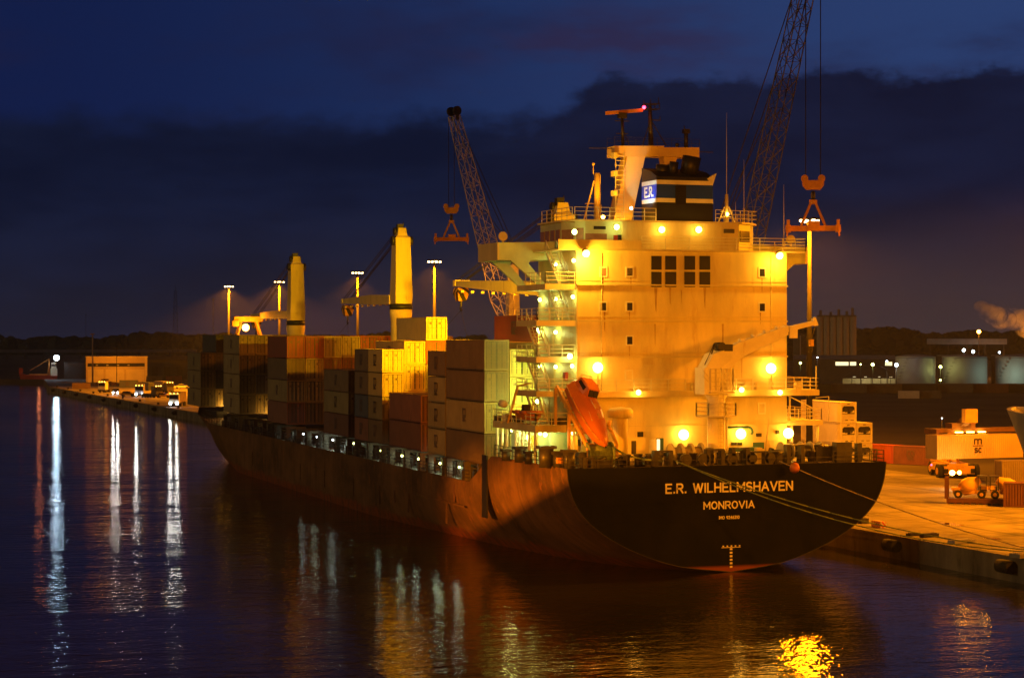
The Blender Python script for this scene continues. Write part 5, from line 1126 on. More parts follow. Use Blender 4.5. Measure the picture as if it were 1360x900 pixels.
# ------------------------------------------------------------------ mooring ropes
def rope(name, a, b, sag, lab, mt='rope', r=.055):
    a = Vector(a); b = Vector(b); pts = []
    for k in range(17): t = k/16; p = a.lerp(b, t); p.z -= sag*4*t*(1-t); pts.append(p)
    q = MB(); q.path(pts, r, 6); o = q.build(name, mt); tag(o, lab, 'mooring rope', 'stern mooring ropes'); return pts
bo = Q(sb, 1.6, QZ+.5)
rope('mooring_rope', at_y(897, 612, -.15), bo, 1.1, 'green mooring rope from the middle of the stern, upper of the long pair')
rope('mooring_rope', at_y(905, 615, -.15), bo+Vector((0,0,-.1)), 1.5, 'green mooring rope from the middle of the stern, lower of the long pair')
e2 = Q(sb+33, 1.2, QZ+.4)
rope('mooring_rope', at_y(935, 615, -.15), e2, 1.3, 'slack pale mooring rope crossing the ship name down to the quay by the stern', 'roped', .045)
pr_ = rope('mooring_rope', at_y(1035, 612, -.15), bo+Vector((.1,.1,0)), .55, 'mooring rope carrying an orange rat guard beside the last letter of the name', 'roped', .045)
g0 = at_y(1051, 632, -.9)
best = min(pr_, key=lambda p: (p-g0).length)
q = MB(); q.loft([[Vector((math.cos(i*.628)*r_, 0, math.sin(i*.628)*r_)) for i in range(10)] for r_ in (.5, .12)], 0, True); 
for i in range(10, 20): v = q.v[i]; q.v[i] = (v[0]+.15, v[1]-.35, v[2])
o = q.build('rat_guard', 'orange'); o.location = best; tag(o, 'orange cone shaped rat guard on a mooring rope by the ship name', 'rat guard')
# ------------------------------------------------------------------ stern neighbour: flared bow of a second ship, right edge
nb = thing('moored_ship', 'flared pale and dark bow of another ship moored at the right edge', 'ship', (7.3, -60, 0))
def bowring(z, shrink=0.):
    ysn = -31.6-(15-z)*.5; fl = .42+.58*(max(z, 0)/15)**1.3; pts = []
    ds = [0, .35, 1, 2.2, 4, 6.5, 10, 15, 22, 32, 46]
    for d in ds: pts.append((d, max((10.8*(1-math.exp(-d/12.)))*fl-shrink, 0 if d == 0 else .03)))
    L_ = [(7.3-b, ysn-d-shrink, z) for d, b in reversed(pts)]; R_ = [(7.3+b, ysn-d-shrink, z) for d, b in pts[1:]]
    return L_+R_
zs = [-1.5, 0, 2, 4, 6, 8, 10, 11.8]; m = MB(); m.loft([bowring(z) for z in zs], 0, True, False, False); hl = m.build('hull', 'navy', nb, world=True)
m = MB(); zz = [11.8, 12.6, 13.4, 14.2, 15.0]; m.loft([bowring(z) for z in zz], 0, True, False, False); m.loft([bowring(z, .22) for z in (13.3, 15.0)][::-1], 1, True, False, False); m.loft([bowring(15.0), bowring(15.0, .22)], 0, False, False, False)
rg = bowring(13.3, .2); m.add(rg, [tuple(range(len(rg)))], 2); m.build('bulwark', ['grey', 'white', 'deck'], nb, world=True)
m = MB(); i_ = bowring(14.9, .3); j_ = bowring(13.35, .3)
for k in range(2, len(i_)-2):
    a = Vector(i_[k]); b = Vector(j_[k]); c = Vector((7.3, a.y-.5, 0)); dr = Vector((c.x-b.x, -.3, 0)).normalized(); m.add([a, b, b+dr*.9, a+dr*.15, a+Vector((0,.08,0)), b+Vector((0,.08,0)), b+dr*.9+Vector((0,.08,0)), a+dr*.15+Vector((0,.08,0))], [(0,1,2,3),(7,6,5,4),(0,4,5,1),(1,5,6,2),(2,6,7,3),(3,7,4,0)])
m.build('bulwark_stay', 'white', nb, world=True)
m = MB(); m.tube((3.5, -44, 13.3), (3.5, -44, 14.6), .4, .4, 12); m.tube((8.5, -46, 13.9), (10.5, -46, 13.9), .7, .7, 14); m.build('windlass', 'steel', nb, world=True)

# dolphin added out of frame to hold a floodlight for the port quarter
dl = thing('added_dolphin', 'unseen dolphin added off the port side to light the hull', 'dolphin', (-72, -22, 0))
q = MB()
for dx in (-1.5, 1.5):
    for dy in (-1.5, 1.5): q.tube((dx*1.3, dy*1.3, -3), (dx, dy, 3.2), .4, .4, 12)
q.build('pile', 'rust', dl); q = MB(); q.box(-2.6, 2.6, -2.6, 2.6, 3.2, 4.2); q.build('cap', 'concrete', dl); q = MB(); q.tube((-.3,-.2,4.2), (-.3,-.2,15.2), .18, .12, 10); q.build('post', 'grey', dl)
q = MB(); q.tube((-.2, -.15, 15.3), (.4, .25, 15.2), .2, .3, 14); q.tube((.41, .257, 15.2), (.43, .27, 15.19), .26, .26, 14, 1); q.build('floodlight', ['steel', 'e_sod'], dl)
LP = Vector((-71.2, -21.5, 15.2)); P1 = Vector((-14.9, 36, -.2)); P2 = Vector((-14.7, -6, 9.3))
E1 = LP+(P1-LP)*.034; E2 = LP+(P2-LP)*.045; dn = Vector((0, 0, -1.3)); th_ = Vector((.03, -.02, 0))  # plate added to cut a slanting shadow edge across the hull
q = MB(); q.add([E1, E2, E2+dn, E1+dn, E1+th_, E2+th_, E2+dn+th_, E1+dn+th_], [(0,1,2,3),(7,6,5,4),(0,4,5,1),(1,5,6,2),(2,6,7,3),(3,7,4,0)]); q.bar(E1+dn*.9, LP+Vector((0, 0, -1.2)), .06); q.bar(E2+dn*.9, LP+Vector((0, 0, -1.2)), .06); q.build('shade_plate', 'steel', dl, world=True)
for k_, (ay, az_, cn_) in enumerate(((2, 8.0, 12), (13, 3.6, 13), (25, .6, 16))):
    lamp('flood_light', LP, (1,.265,.004), DOLPHIN, dl, 'SPOT', (-14.9, ay, az_), cn_, .025, 1.)

# second dolphin, added unseen behind the viewpoint as frontal fill for stern and deckhouse
d2 = thing('added_dolphin', 'tall unseen dolphin added behind the viewpoint as fill light for the stern', 'dolphin', (-80, -205, 0))
q = MB()
for dx in (-1.5, 1.5):
    for dy in (-1.5, 1.5): q.tube((dx*1.3, dy*1.3, -3), (dx, dy, 3.2), .4, .4, 12)
q.build('pile', 'rust', d2); q = MB(); q.box(-2.6, 2.6, -2.6, 2.6, 3.2, 4.2); q.build('cap', 'concrete', d2); q = MB(); q.tube((0,0,4.2), (0,0,31.5), .3, .16, 10); q.box(-1, 1, -.1, .1, 31.5, 31.7); q.build('post', 'grey', d2)
for x_ in (-.8, 0, .8): q = MB(); q.tube((x_, .1, 31.9), (x_+.1, .5, 31.8), .22, .3, 12); q.tube((x_+.1, .505, 31.8), (x_+.1, .52, 31.8), .26, .26, 12, 1); q.build('floodlight', ['steel', 'e_sod'], d2)
lamp('flood_light', (-79.8, -204.2, 31.8), (1,.27,.002), 1050000, d2, 'SPOT', (0, 10, 19), 15, .8, .7)
# ================================================================== CARGO AND MACHINES ON THE RIGHT QUAY
def reefer(u, v, D, tier, lab):
    p = at_d(u, v, D); return put(L40, HC, 'reefer', 'white', (p.x+W/2, p.y+L40/2, QZ+tier*(HC+.012)), 0, lab, 'white refrigerated containers on the quay')
# port edge of the aft face stands at u=1117, D=286
for k, lab in ((0, 'white refrigerated container at the bottom of the tall stack behind the stern'), (1, 'white refrigerated container in the middle of the tall stack of three'), (2, 'white refrigerated container on top of the tall stack of three')): reefer(1117, 610, 284, k, lab)
pr2 = at_d(1117, 610, 284); 
for k, lab in ((0, 'white refrigerated container at the bottom of the short stack of two'), (1, 'white refrigerated container on top of the short stack, right of the tall one')):
    put(L40, HC, 'reefer', 'white', (pr2.x+W/2+2.56, pr2.y+L40/2+.1, QZ+k*(HC+.012)), 0, lab, 'white refrigerated containers on the quay')
a_ = at_z(1139, 613, QZ); b_ = at_z(1197, 616, QZ); dr = (b_-a_).normalized(); rz = math.atan2(dr.y, dr.x)+R(90)
nrm = Vector((-dr.y, dr.x, 0))
c_ = a_+dr*(L20/2)+nrm*1.3; put(L20, ST, 'dry', 'red', (c_.x, c_.y, QZ), rz, 'rust red twenty-foot container on the quay right of the white refrigerated stack', 'red containers lying on the quay')
c_ = a_+dr*(L20*1.5+.15)+nrm*.9; put(L20, ST, 'dry', 'maroon', (c_.x, c_.y, QZ), rz, 'dark red twenty-foot container behind the reach stacker wheel', 'red containers lying on the quay')
# lifted yellow container
pc = at_d(1244.5, 610, 240); LR = R(93)
ex = Vector((math.cos(LR-R(90)), math.sin(LR-R(90)), 0)); ey = Vector((-ex.y, ex.x, 0))
cc_ = pc+ex*(L40/2)+ey*(W/2); zc_ = pc.z
lc = put(L40, HC, 'dry', 'yellow', (cc_.x, cc_.y, zc_), LR, 'yellow container with dark lettering held up by the reach stacker', None)
del_ = [k for k in ('group',) if k in lc.keys()]
for k in del_: del lc[k]
# lettering on the long side facing the water (a local +x side)
def onside(body, wd, ht, along, z):
    p = cc_+ex*along-ey*(W/2+.004); o = lettering(body, wd, ht, 'container_lettering', 'blackletter', lc, (0, 0, 0), .24, 'y', .012); o.location = parent_matrix(lc).inverted() @ Vector((p.x, p.y, zc_+z)); o.rotation_euler = (0, 0, R(-90)); return o
al_ = 3.55-L40/2+2.2
onside('m', 1.15, .72, al_, 2.03); onside('sc', 1.05, .66, al_, .98)
q = MB(); q.box(-.75, .75, -.01, .0, -.05, .05); o = q.build('container_lettering', 'blackletter', lc); p = cc_+ex*al_-ey*(W/2+.004); o.location = parent_matrix(lc).inverted() @ Vector((p.x, p.y, zc_+1.52)); o.rotation_euler = (0,0,R(-90))
# reach stacker: local frame, front towards -Y
rp = at_z(1279, 634, QZ); rs = thing('reach_stacker', 'yellow reach stacker with headlights on carrying the lettered container', 'reach stacker', (rp.x, rp.y+3.0, QZ), R(-12))
q = MB(); q.prism([(-3.2,.75),(3.6,.75),(4.2,1.2),(4.2,2.6),(2.2,2.7),(1.0,2.0),(-3.0,1.8)], 'x', -1.25, 1.25); q.box(-2.0, 2.0, -3.4, -2.3, .5, 1.5); q.box(-1.9, -1.26, -1.8, 2.0, .8, 1.7); q.box(1.26, 1.9, -1.8, 2.0, .8, 1.7); q.build('chassis', 'yellow', rs)
q = MB(); q.loft([[(-.8, -.8, 1.9), (.8, -.8, 1.9), (.8, 1.0, 1.9), (-.8, 1.0, 1.9)], [(-.7, -.5, 3.7), (.7, -.5, 3.7), (.7, .9, 3.7), (-.7, .9, 3.7)]], 0, False); q.cb((0, .2, 3.76), (1.6, 1.6, .1)); cb_ = q.build('cab', 'yellow', rs)
q = MB(); q.prism([(-.62, 2.3), (.62, 2.3), (.55, 3.5), (-.55, 3.5)], 'y', -.86, -.82); q.build('windscreen', 'e_win', cb_)
for x, y, w in ((-1.75, -2.6, .55), (1.75, -2.6, .55), (-2.4, -2.6, .55), (2.4, -2.6, .55), (-1.5, 2.9, .5), (1.5, 2.9, .5)):
    q = MB(); q.tube((x-w/2, y, .86), (x+w/2, y, .86), .86, .86, 20); wh = q.build('wheel', 'tyre', rs); q = MB(); q.tube((x-w/2-.03, y, .86), (x+w/2+.03, y, .86), .45, .4, 14); q.build('rim', 'yellow', wh)
ht = parent_matrix(rs).inverted()
bh = ht @ at_d(1288, 552, 241); bt = Vector((0, 3.2, 3.4))
q = MB(); q.bar(bt, bt.lerp(bh, .6), .95, 1.0); q.bar(bt.lerp(bh, .55), bh, .75, .8); q.cb(bh, (1.5, 1.3, 1.6)); q.bar((0.6, -1.2, 1.8), bt.lerp(bh, .42), .3); q.bar((-.6, -1.2, 1.8), bt.lerp(bh, .42), .3); q.build('boom', 'yellow', rs)
q = MB(); zt_ = zc_+HC
for s_ in (-.4, .4): q.bar(cc_-ex*6.0+ey*s_+Vector((0,0,.45+HC)), cc_+ex*6.0+ey*s_+Vector((0,0,.45+HC)), .35, .5)
for s_ in (-6, 6): q.bar(cc_+ex*s_-ey*1.25+Vector((0,0,.4+HC)), cc_+ex*s_+ey*1.25+Vector((0,0,.4+HC)), .4, .6)
q.cb(cc_+ex*-2.0+Vector((0,0,HC+.95)), (3.2, 1.5, .7)); bw = at_d(1288, 552, 241); q.bar(bw, cc_+ex*-2.0+Vector((0,0,HC+1.0)), .9, .9); q.build('spreader', 'rust', rs, world=True)
q = MB()
for s_ in (-2.8, -1.2, .4): q.cb(cc_+ex*s_-ey*.9+Vector((0,0,HC+.25)), (.9, .3, .12))
q.build('spreader_lamp', 'e_warm', rs, world=True)
for s_ in (-2.8, .4): lamp('lamp_light', cc_+ex*s_-ey*1.5+Vector((0,0,HC+.7)), WARM, 60, rs, r=.1)
hp = at_d(1264.5, 627.5, 238.5); q = MB(); q.ball(hp, .32, n=12); q.build('headlight', 'e_warm', rs, world=True); q = MB(); q.ball(hp+ex*1.0, .24); q.build('headlight', 'e_warm', rs, world=True)
lamp('lamp_light', hp-ey*.6, (1,.85,.5), 220, rs, r=.2)
q = MB(); tl = at_d(1237, 617, 242); q.ball(tl, .12); q.build('tail_lamp', 'e_red', rs, world=True)
# flat rack with two small yellow mixer trucks
f0 = at_z(1257, 669, QZ); fx = Vector((math.cos(R(-33)), math.sin(R(-33)), 0)); fr = thing('flat_rack', 'dark red flat rack with folding end walls holding two small mixer trucks', 'flat rack', f0+fx*4.4+Vector((-fx.y, fx.x, 0))*1.2, R(-33))
q = MB(); q.box(-4.4, 4.4, -1.2, 1.2, .15, .6); 
for k in range(12): q.box(-4.3+k*.75, -4.1+k*.75, -1.24, -1.2, 0, .15)
q.build('base', 'darkred', fr)
for sx in (-1, 1):
    q = MB(); q.box(sx*4.4-.12, sx*4.4+.12, -1.2, 1.2, .601, 2.75); q.box(sx*4.4-.2, sx*4.4+.2, -1.24, -1.0, .6, 2.85); q.box(sx*4.4-.2, sx*4.4+.2, 1.0, 1.24, .6, 2.85); q.build('end_wall', 'darkred', fr)
def mixer(loc, rz, lab, flip):
    t = thing('mixer_truck', lab, 'mixer truck', loc, rz, 'small mixer trucks on the flat rack')
    q = MB(); q.box(-1.75, 1.75, -.6, .6, .5, .85); q.box(-1.9, -1.0, -.75, .75, .86, 1.15); q.build('chassis', 'yellow', t)
    q = MB(); rg = []
    ax = Vector((.82, 0, .5)).normalized(); c0 = Vector((-.05, 0, 1.35)); sd = Vector((0, 1, 0)); up = ax.cross(sd)
    for d, r_ in ((-1.15, .3), (-.95, .68), (-.35, .9), (.3, .86), (.95, .5), (1.3, .38)): rg.append([c0+ax*d+sd*(r_*math.cos(i*.3927))+up*(r_*math.sin(i*.3927)) for i in range(16)])
    q.loft(rg, 0, True); q.build('drum', 'yellow', t)
    q = MB()
    for x in (.9, 1.75):
        for y in (-.7, .7): q.bar((x, y, .85), (x, y, 2.35), .07)
    q.box(.8, 1.85, -.78, .78, 2.35, 2.43); q.box(1.0, 1.7, -.5, .5, .86, 1.3); q.build('cab_frame', 'steel', t)
    q = MB(); q.prism([(1.2,-.5),(1.8,-.75),(2.2,-.6),(2.2,.6),(1.8,.75),(1.2,.5)], 'z', .95, 1.35); q.build('bonnet', 'yellow', t)
    for x in (-1.2, 1.25):
        for y in (-.72, .72):
            q = MB(); q.tube((x, y-.16, .45), (x, y+.16, .45), .45, .45, 16); w_ = q.build('wheel', 'tyre', t); q = MB(); q.tube((x, y-.18, .45), (x, y+.18, .45), .2, .2, 10); q.build('rim', 'yellow', w_)
    return t
b0 = Vector(fr.location)
mixer(b0+fx*-2.0+Vector((0,0,.6)), R(-33), 'yellow mixer truck at the left end of the flat rack, drum to the left', False)
mixer(b0+fx*1.9+Vector((0,0,.6)), R(-33+180), 'yellow mixer truck on the flat rack beside the right end wall', True)
c_ = at_z(1352, 674, QZ); put(L20, ST, 'dry', 'maroon', (c_.x+2.2, c_.y+.6, QZ), R(90-33), 'dark red container beside the flat rack at the right edge', None)
c_ = at_z(1338, 640, QZ); put(L40, ST, 'dry', 'tan', (c_.x+6, c_.y+1, QZ), R(90-10), 'tan container on the quay below the lifted yellow container', None)
# ================================================================== BACKGROUND RIGHT
def ang_thing(name, lab, cat, u, D, group=None): p = at_d(u, 445, D); return thing(name, lab, cat, (p.x, p.y, QZ-.05), face(u), group)
def mpx(D): return D/F
D = 900; t = ang_thing('silo', 'cluster of tall grey concrete silos beyond the yard', 'silo', 1111, D); s = mpx(D)
q = MB()
for k in range(6):
    for j in range(2): q.tube((-26*s+(k+.5)*52*s/6, j*3.0, 0), (-26*s+(k+.5)*52*s/6, j*3.0, 26.2), 52*s/12*1.02, None, 16)
q.build('body', 'silo', t)
q = MB(); q.box(-26*s, 26*s, -1, 4, 26.21, 27.0)
for x, h in ((-7, 2.2), (-2.5, 1.4), (1, 2.6), (4.5, 1.8), (7, 3.2)): q.box(x-.6, x+.6, 0, 1.4, 27.0, 27+h)
q.build('roof_gallery', 'dgrey', t)
t = ang_thing('silo', 'dim squat silo just right of the lamp mast behind the cluster', 'silo', 1063, 960); q = MB(); q.lathe([(3.4, 0), (3.4, 17), (.5, 19)], (0,0,0), 16); q.build('body', 'dgrey', t); q = MB(); q.box(-.3, .3, -3.6, -3.4, 0, 18); q.build('ladder', 'grey', t)
for u, r_, lab in ((1221, 26.5, 'pale storage tank at the left end of the row'), (1287.5, 30, 'pale storage tank in the middle of the row'), (1362, 32, 'storage tank at the right edge lit pale green from below')):
    D = 700; s = mpx(D); t = ang_thing('storage_tank', lab, 'storage tank', u, D, 'storage tanks beyond the yard'); t.location += FWD*r_*s
    q = MB(); q.lathe([(r_*s, 0), (r_*s, 10.6), (r_*s-.1, 10.75), (r_*s*.5, 11.3), (.2, 11.5)], (0,0,0), 40); q.build('body', 'tank', t)
    q = MB(); 
    for k in range(9): a = math.pi*1.15+k*.09; q.cb((math.cos(a)*(r_*s+.35), math.sin(a)*(r_*s+.35), .6+k*1.15), (.8, .8, .12))
    q.lathe([(r_*s+.03, 10.2), (r_*s+.03, 10.35)], (0,0,0), 40); q.build('stairway', 'dgrey', t)
p = at_d(1341, 512, 693); lamp('tank_light', (p.x, p.y, 4.5), (.6, 1, .75), 1500, r=.4)
D = 730; t = ang_thing('shed', 'open sided shed with a dark curved roof and lights beneath', 'shed', 1157, D); s = mpx(D)
q = MB(); rf = [(-39*s+78*s*k/14, 2.2+5.0*math.sin(math.pi*k/14)**.8) for k in range(15)]; q.prism(rf+[(x, z-.25) for x, z in reversed(rf)], 'y', 0, 14); q.build('roof', 'dgrey', t)
q = MB()
for k in range(7): x = -38*s+76*s*k/6; q.box(x-.12, x+.12, .2, .44, 0, 2.3 if k in (0, 6) else 4)
q.build('post', 'steel', t)
q = MB(); q.box(-38*s, 38*s, 13.5, 13.7, 0, 2.3); q.build('back_wall', 'creamd', t)
q = MB(); 
for x in (-6, -2, 3, 7): q.box(x-.5, x+.5, 5, 5.3, 3.0, 3.1)
q.build('strip_lamp', 'e_win', t); lamp('lamp_light', parent_matrix(t) @ Vector((-3, 6, 2.6)), (1,.85,.55), 700, t, r=.3); lamp('lamp_light', parent_matrix(t) @ Vector((5, 6, 2.6)), (1,.85,.55), 500, t, r=.3)
D = 800; t = ang_thing('low_building', 'long low building with a strip of lit windows beyond the silos foot', 'building', 1135, D); s = mpx(D)
q = MB(); q.box(-80*s, 52*s, 0, 16, 0, 8.6); q.build('wall', 'dgrey', t)
q = MB(); q.prism([(-.4, 8.61), (16.4, 8.61), (8, 10.2)], 'x', -81*s, 53*s); q.build('roof', 'grey', t)
for x0, x1 in ((-25, -8), (-6, 2), (40, 49)): q = MB(); q.box(x0*s, x1*s, -.06, -.01, 6.2, 7.6); q.build('window', 'e_win', t)
D = 720
for u, lab in ((1252, 'small office with yellow windows between the left and middle tanks'), (1324, 'dark stair tower with a lit window between the middle and right tanks')):
    t = ang_thing('tank_office', lab, 'building', u, D); q = MB(); q.box(-1.9, 1.9, 0, 4, 0, 10.8); q.build('wall', 'dgrey', t); q = MB(); q.box(-2.1, 2.1, -.2, 4.2, 10.81, 11.1); q.build('roof', 'grey', t)
    for z in ((8.0, 4.2) if u < 1300 else (9.2,)): q = MB(); q.box(-.2, 1.5, -.06, -.01, z-.5, z+.6); q.build('window', 'e_win', t)
D = 860; t = ang_thing('conveyor_gallery', 'long grey elevated conveyor gallery above the storage tanks', 'conveyor', 1284, D); s = mpx(D)
q = MB(); q.box(-52*s, 52*s, 0, 3, 14.2, 16.6); q.build('gallery', 'grey', t)
q = MB()
for k in range(5): x = -48*s+96*s*k/4; q.bar((x-1, 0.5, 0), (x, 1, 14.2), .4); q.bar((x+1, 2.5, 0), (x, 2, 14.2), .4); q.bar((x-1, .5, 7), (x+1, 2.5, 7), .3)
q.build('trestle', 'dgrey', t)
def yard_lamp(u, v, D, e, col, pw, lab, r=.32):
    p = at_d(u, v, D); t = thing('yard_lamp', lab, 'lamp', (p.x, p.y, QZ-.05), face(u), 'small lamps across the yard'); h = p.z-QZ
    q = MB(); q.tube((0,0,0), (0,0,h), .14, .09, 8); q.build('pole', 'dgrey', t)
    q = MB(); q.cb((0, -.3, h+.15), (.5, .8, .2)); q.ball((0, -.5, h-.05), r*.8, n=10, mi=1); q.build('lamp_head', ['steel', e], t)
    if pw: lamp('lamp_light', (p.x, p.y-1.2, p.z-.4), col, pw*.12, r=.3)
yard_lamp(1300, 440, 840, 'e_sod', SOD, 20000, 'bright orange lamp on a pole above the conveyor gallery', 1.0)
yard_lamp(1143, 483, 690, 'e_fluo', FLUO, 300, 'small greenish lamp left of the curved roof shed', .35)
yard_lamp(1159, 483.5, 700, 'e_fluo', FLUO, 1500, 'greenish white lamp above the curved roof shed', .65)
yard_lamp(1190.5, 484, 690, 'e_cool', COOL, 2500, 'white lamp between the curved shed and the left tank', .7)
yard_lamp(1249, 486.5, 700, 'e_fluo', FLUO, 2500, 'upper greenish lamp at the right side of the left tank', .6)
yard_lamp(1249, 504, 698, 'e_fluo', FLUO, 600, 'low greenish lamp at the foot of the left tank', .4)
yard_lamp(1280, 464.5, 845, 'e_cool', COOL, 1500, 'white lamp under the conveyor gallery, left one of a pair', .8)
yard_lamp(1292.5, 466.5, 845, 'e_cool', COOL, 1200, 'white lamp under the conveyor gallery, right one of a pair', .75)
yard_lamp(1327.5, 467.5, 840, 'e_cool', COOL, 600, 'small white lamp at the right end of the conveyor gallery', .5)
yard_lamp(1333, 474, 760, 'e_cool', COOL, 600, 'small white lamp above the right tank', .5)
yard_lamp(1178, 479, 740, 'e_cool', COOL, 300, 'faint bluish lamp over the low building', .4)
yard_lamp(1085.5, 474, 720, 'e_cool', COOL, 200, 'tiny bluish lamp at the foot of the silos', .3)
yard_lamp(1063, 481.5, 720, 'e_fluo', FLUO, 600, 'greenish lamp left of the tall lamp mast', .5)
yard_lamp(1251, 554, 330, 'e_cool', COOL, 0, 'tiny white light standing alone on the dark yard', .1)
for k in range(8):
    u = 1078+k*47; p = at_d(u, 524, 640); put(L40, HC, 'dry', ('dark','grey','brown','dark','grey','maroon','dark','grey')[k], (p.x, p.y, QZ-.05), face(u)+R(90), 'dark container in the long row in front of the storage tanks', 'dark row of containers before the tanks')
p = at_z(1215, 528.5, QZ); put(L20, ST-.4, 'dry', 'white', (p.x-2, p.y, QZ-.05), face(1215)+R(90), 'pale low container standing before the dark row, left end', None); put(L20, ST-.4, 'dry', 'grey', (p.x+4.2, p.y-1.5, QZ-.05), face(1215)+R(90), 'grey low container standing before the dark row, right of the pale one', None)
# ================================================================== BACKGROUND LEFT
D = 785; t = ang_thing('warehouse', 'flat roofed warehouse with a dark window band and pale doors', 'warehouse', 155, D); s = mpx(D); hw = 40*s
q = MB(); q.box(-hw, hw, 0, 14, 0, 9.6); wl = q.build('wall', 'clad', t)
q = MB(); q.box(-hw-.15, hw+.15, -.15, 14.1, 9.601, 9.95); q.build('roof', 'cladl', t)
q = MB(); q.box(-hw+.6, hw-1.0, -.06, -.01, 6.0, 7.3); 
q.build('window_band', 'glass', t)
q = MB()
for x in (-7.5, -3.5, .5, 4.5): q.box(x-.4, x+.4, -.09, -.061, 6.3, 6.8)
q.build('lit_window', 'grey', t)
for x0, x1 in ((-hw+.6, -hw+6.6), (-hw+7.4, -hw+14.5), (-hw+15.2, hw-1.2)): q = MB(); q.box(x0, x1, -.08, -.01, 0, 4.9); q.build('door', 'cladl', t)
q = MB(); q.box(hw-.9, hw+.02, -.12, -.005, 0, 9.59); q.build('corner_pier', 'cladl', t)
q = MB(); q.tube((0, -22, 0), (0, -22, 14), .14, .1, 8); q.cb((0, -21.8, 14.1), (.8, .9, .3)); q.build('flood_post', 'galv', t); lamp('yard_light', parent_matrix(t) @ Vector((0, -21.4, 13.8)), (1,.28,.003), 26000, t, 'SPOT', parent_matrix(t) @ Vector((0, 0, 3)), 110, .5, .5)
t = ang_thing('low_building', 'long dark low building right of the warehouse', 'building', 222, 830); q = MB(); q.box(-8, 12, 0, 10, 0, 8); q.build('wall', 'dgrey', t); q = MB(); q.prism([(-.4, 8.01), (10.4, 8.01), (5, 9.6)], 'x', -8.3, 12.3); q.build('roof', 'dgrey', t)
for x in (-5, 0, 5): q = MB(); q.box(x-1.2, x+1.2, -.06, -.01, 0, 5.2); q.build('door', 'steel', t)
t = ang_thing('dark_shed', 'dark shed between the floodlit red vessel and the warehouse', 'shed', 99, 838); q = MB(); q.box(-4.2, 4.2, 0, 8, 0, 6.3); q.build('wall', 'dgrey', t); q = MB(); q.prism([(-.3, 6.31), (8.3, 6.31), (4, 7.2)], 'x', -4.4, 4.4); q.build('roof', 'dgrey', t)
def slim(name, u, vt, D, r_, mt, lab, cat, lat=False):
    t = ang_thing(name, lab, cat, u, D); h = (HZ-vt)*mpx(D)+CAMP.z-QZ
    if lat:
        q = MB(); lattice(q, (0, 0, 0), (0.01, 0, h), 3.2, 1.1, 14, .09, .05); q.build('lattice', mt, t); q = MB(); q.tube((0, 0, h), (0, 0, h+3), .08, n=6); q.build('aerial', mt, t)
    else:
        q = MB(); q.tube((0, 0, 0), (0, 0, h), r_, r_*.7, 10); q.build('pole', mt, t); q = MB(); q.cb((0, 0, h+.2), (r_*4.5, r_*4.5, .5)); q.build('pole_head', mt, t)
slim('tall_pole', 123, 444, 745, .32, 'clad', 'tall plain pole in front of the warehouse', 'pole')
slim('thin_pole', 283, 398, 760, .16, 'grey', 'thin dim pole left of the leftmost lit lamp mast', 'pole')
slim('thin_pole', 114, 418, 1000, .12, 'dgrey', 'very faint thin pole far left of the lattice tower', 'pole')
slim('radio_tower', 233, 386, 930, .3, 'dgrey', 'dim lattice tower left of the forward containers', 'tower', True)
D = 850; t = ang_thing('work_vessel', 'small red work vessel at the far berth under a blazing white floodlight', 'work vessel', 55, D-14); t.location.z = 0; s = mpx(D)
q = MB(); q.loft([[(-9, 1.5, 4.6), (-9, 4.5, 4.6), (-8, 4.5, 0), (-8, 1.5, 0)], [(-6, 0, 3.8), (-6, 6, 3.8), (-6, 5.6, -.5), (-6, .4, -.5)], [(5, 0, 3.4), (5, 6, 3.4), (5, 5.6, -.5), (5, .4, -.5)], [(6.5, .4, 3.4), (6.5, 5.6, 3.4), (6.2, 5, 0), (6.2, 1, 0)]], 0, False); q.box(-9, -7.4, 2, 4.2, 4.61, 6.6); q.build('hull', 'red', t)
q = MB(); q.box(3.6, 6.4, 1.2, 5, 3.401, 6.4); q.box(4.0, 6.0, 1.6, 4.4, 6.41, 8.8); q.build('wheelhouse', 'white', t)
q = MB(); q.box(4.1, 5.9, 1.53, 1.59, 7.2, 8.2); q.build('window', 'glass', t)
q = MB(); q.tube((3.1, 2, 3.4), (3.1, 2, 10.5), .35, .22, 10); q.bar((3.1, 2, 10.3), (-4.5, 2, 5.6), .2); q.bar((3.1, 2, 9), (2.2, 2, 3.4), .15); q.box(-5, 2.5, 1, 3.2, 3.45, 4.2); q.build('derrick', 'dorange', t)
fp = at_d(75, 475, D-16); q = MB(); fl_ = parent_matrix(t).inverted() @ fp; q.tube((fl_.x, fl_.y+1.2, 8.8), (fl_.x, fl_.y+1.2, fl_.z+.8), .12, n=6); q.ball(fl_, 1.15, n=14, mi=1); q.build('floodlight', ['steel', 'e_cool'], t)
lamp('flood_light', fp+Vector((-.3, -1.6, 0)), (.5,.75,1), 3500, t, 'SPOT', fp+Vector((-6, -20, -2)), 165, .9, .3); q = at_d(52, 482, D-24); lamp('deck_light', q, (1,.25,.08), 300, r=.5)
D = 1550; t = ang_thing('viaduct', 'long dim road viaduct on the far shore', 'viaduct', 90, D); s = mpx(D)
q = MB(); q.box(-180*s, 170*s, 0, 9, 7.0-QZ, 8.6-QZ); q.box(-180*s, 170*s, -.2, -.001, 8.2-QZ, 9.2-QZ); q.build('deck', 'grey', t)
q = MB()
for k in range(15): x = -175*s+k*24*s; q.box(x-.8, x+.8, 1, 8, -QZ, 7.0-QZ)
q.build('pier', 'dgrey', t)
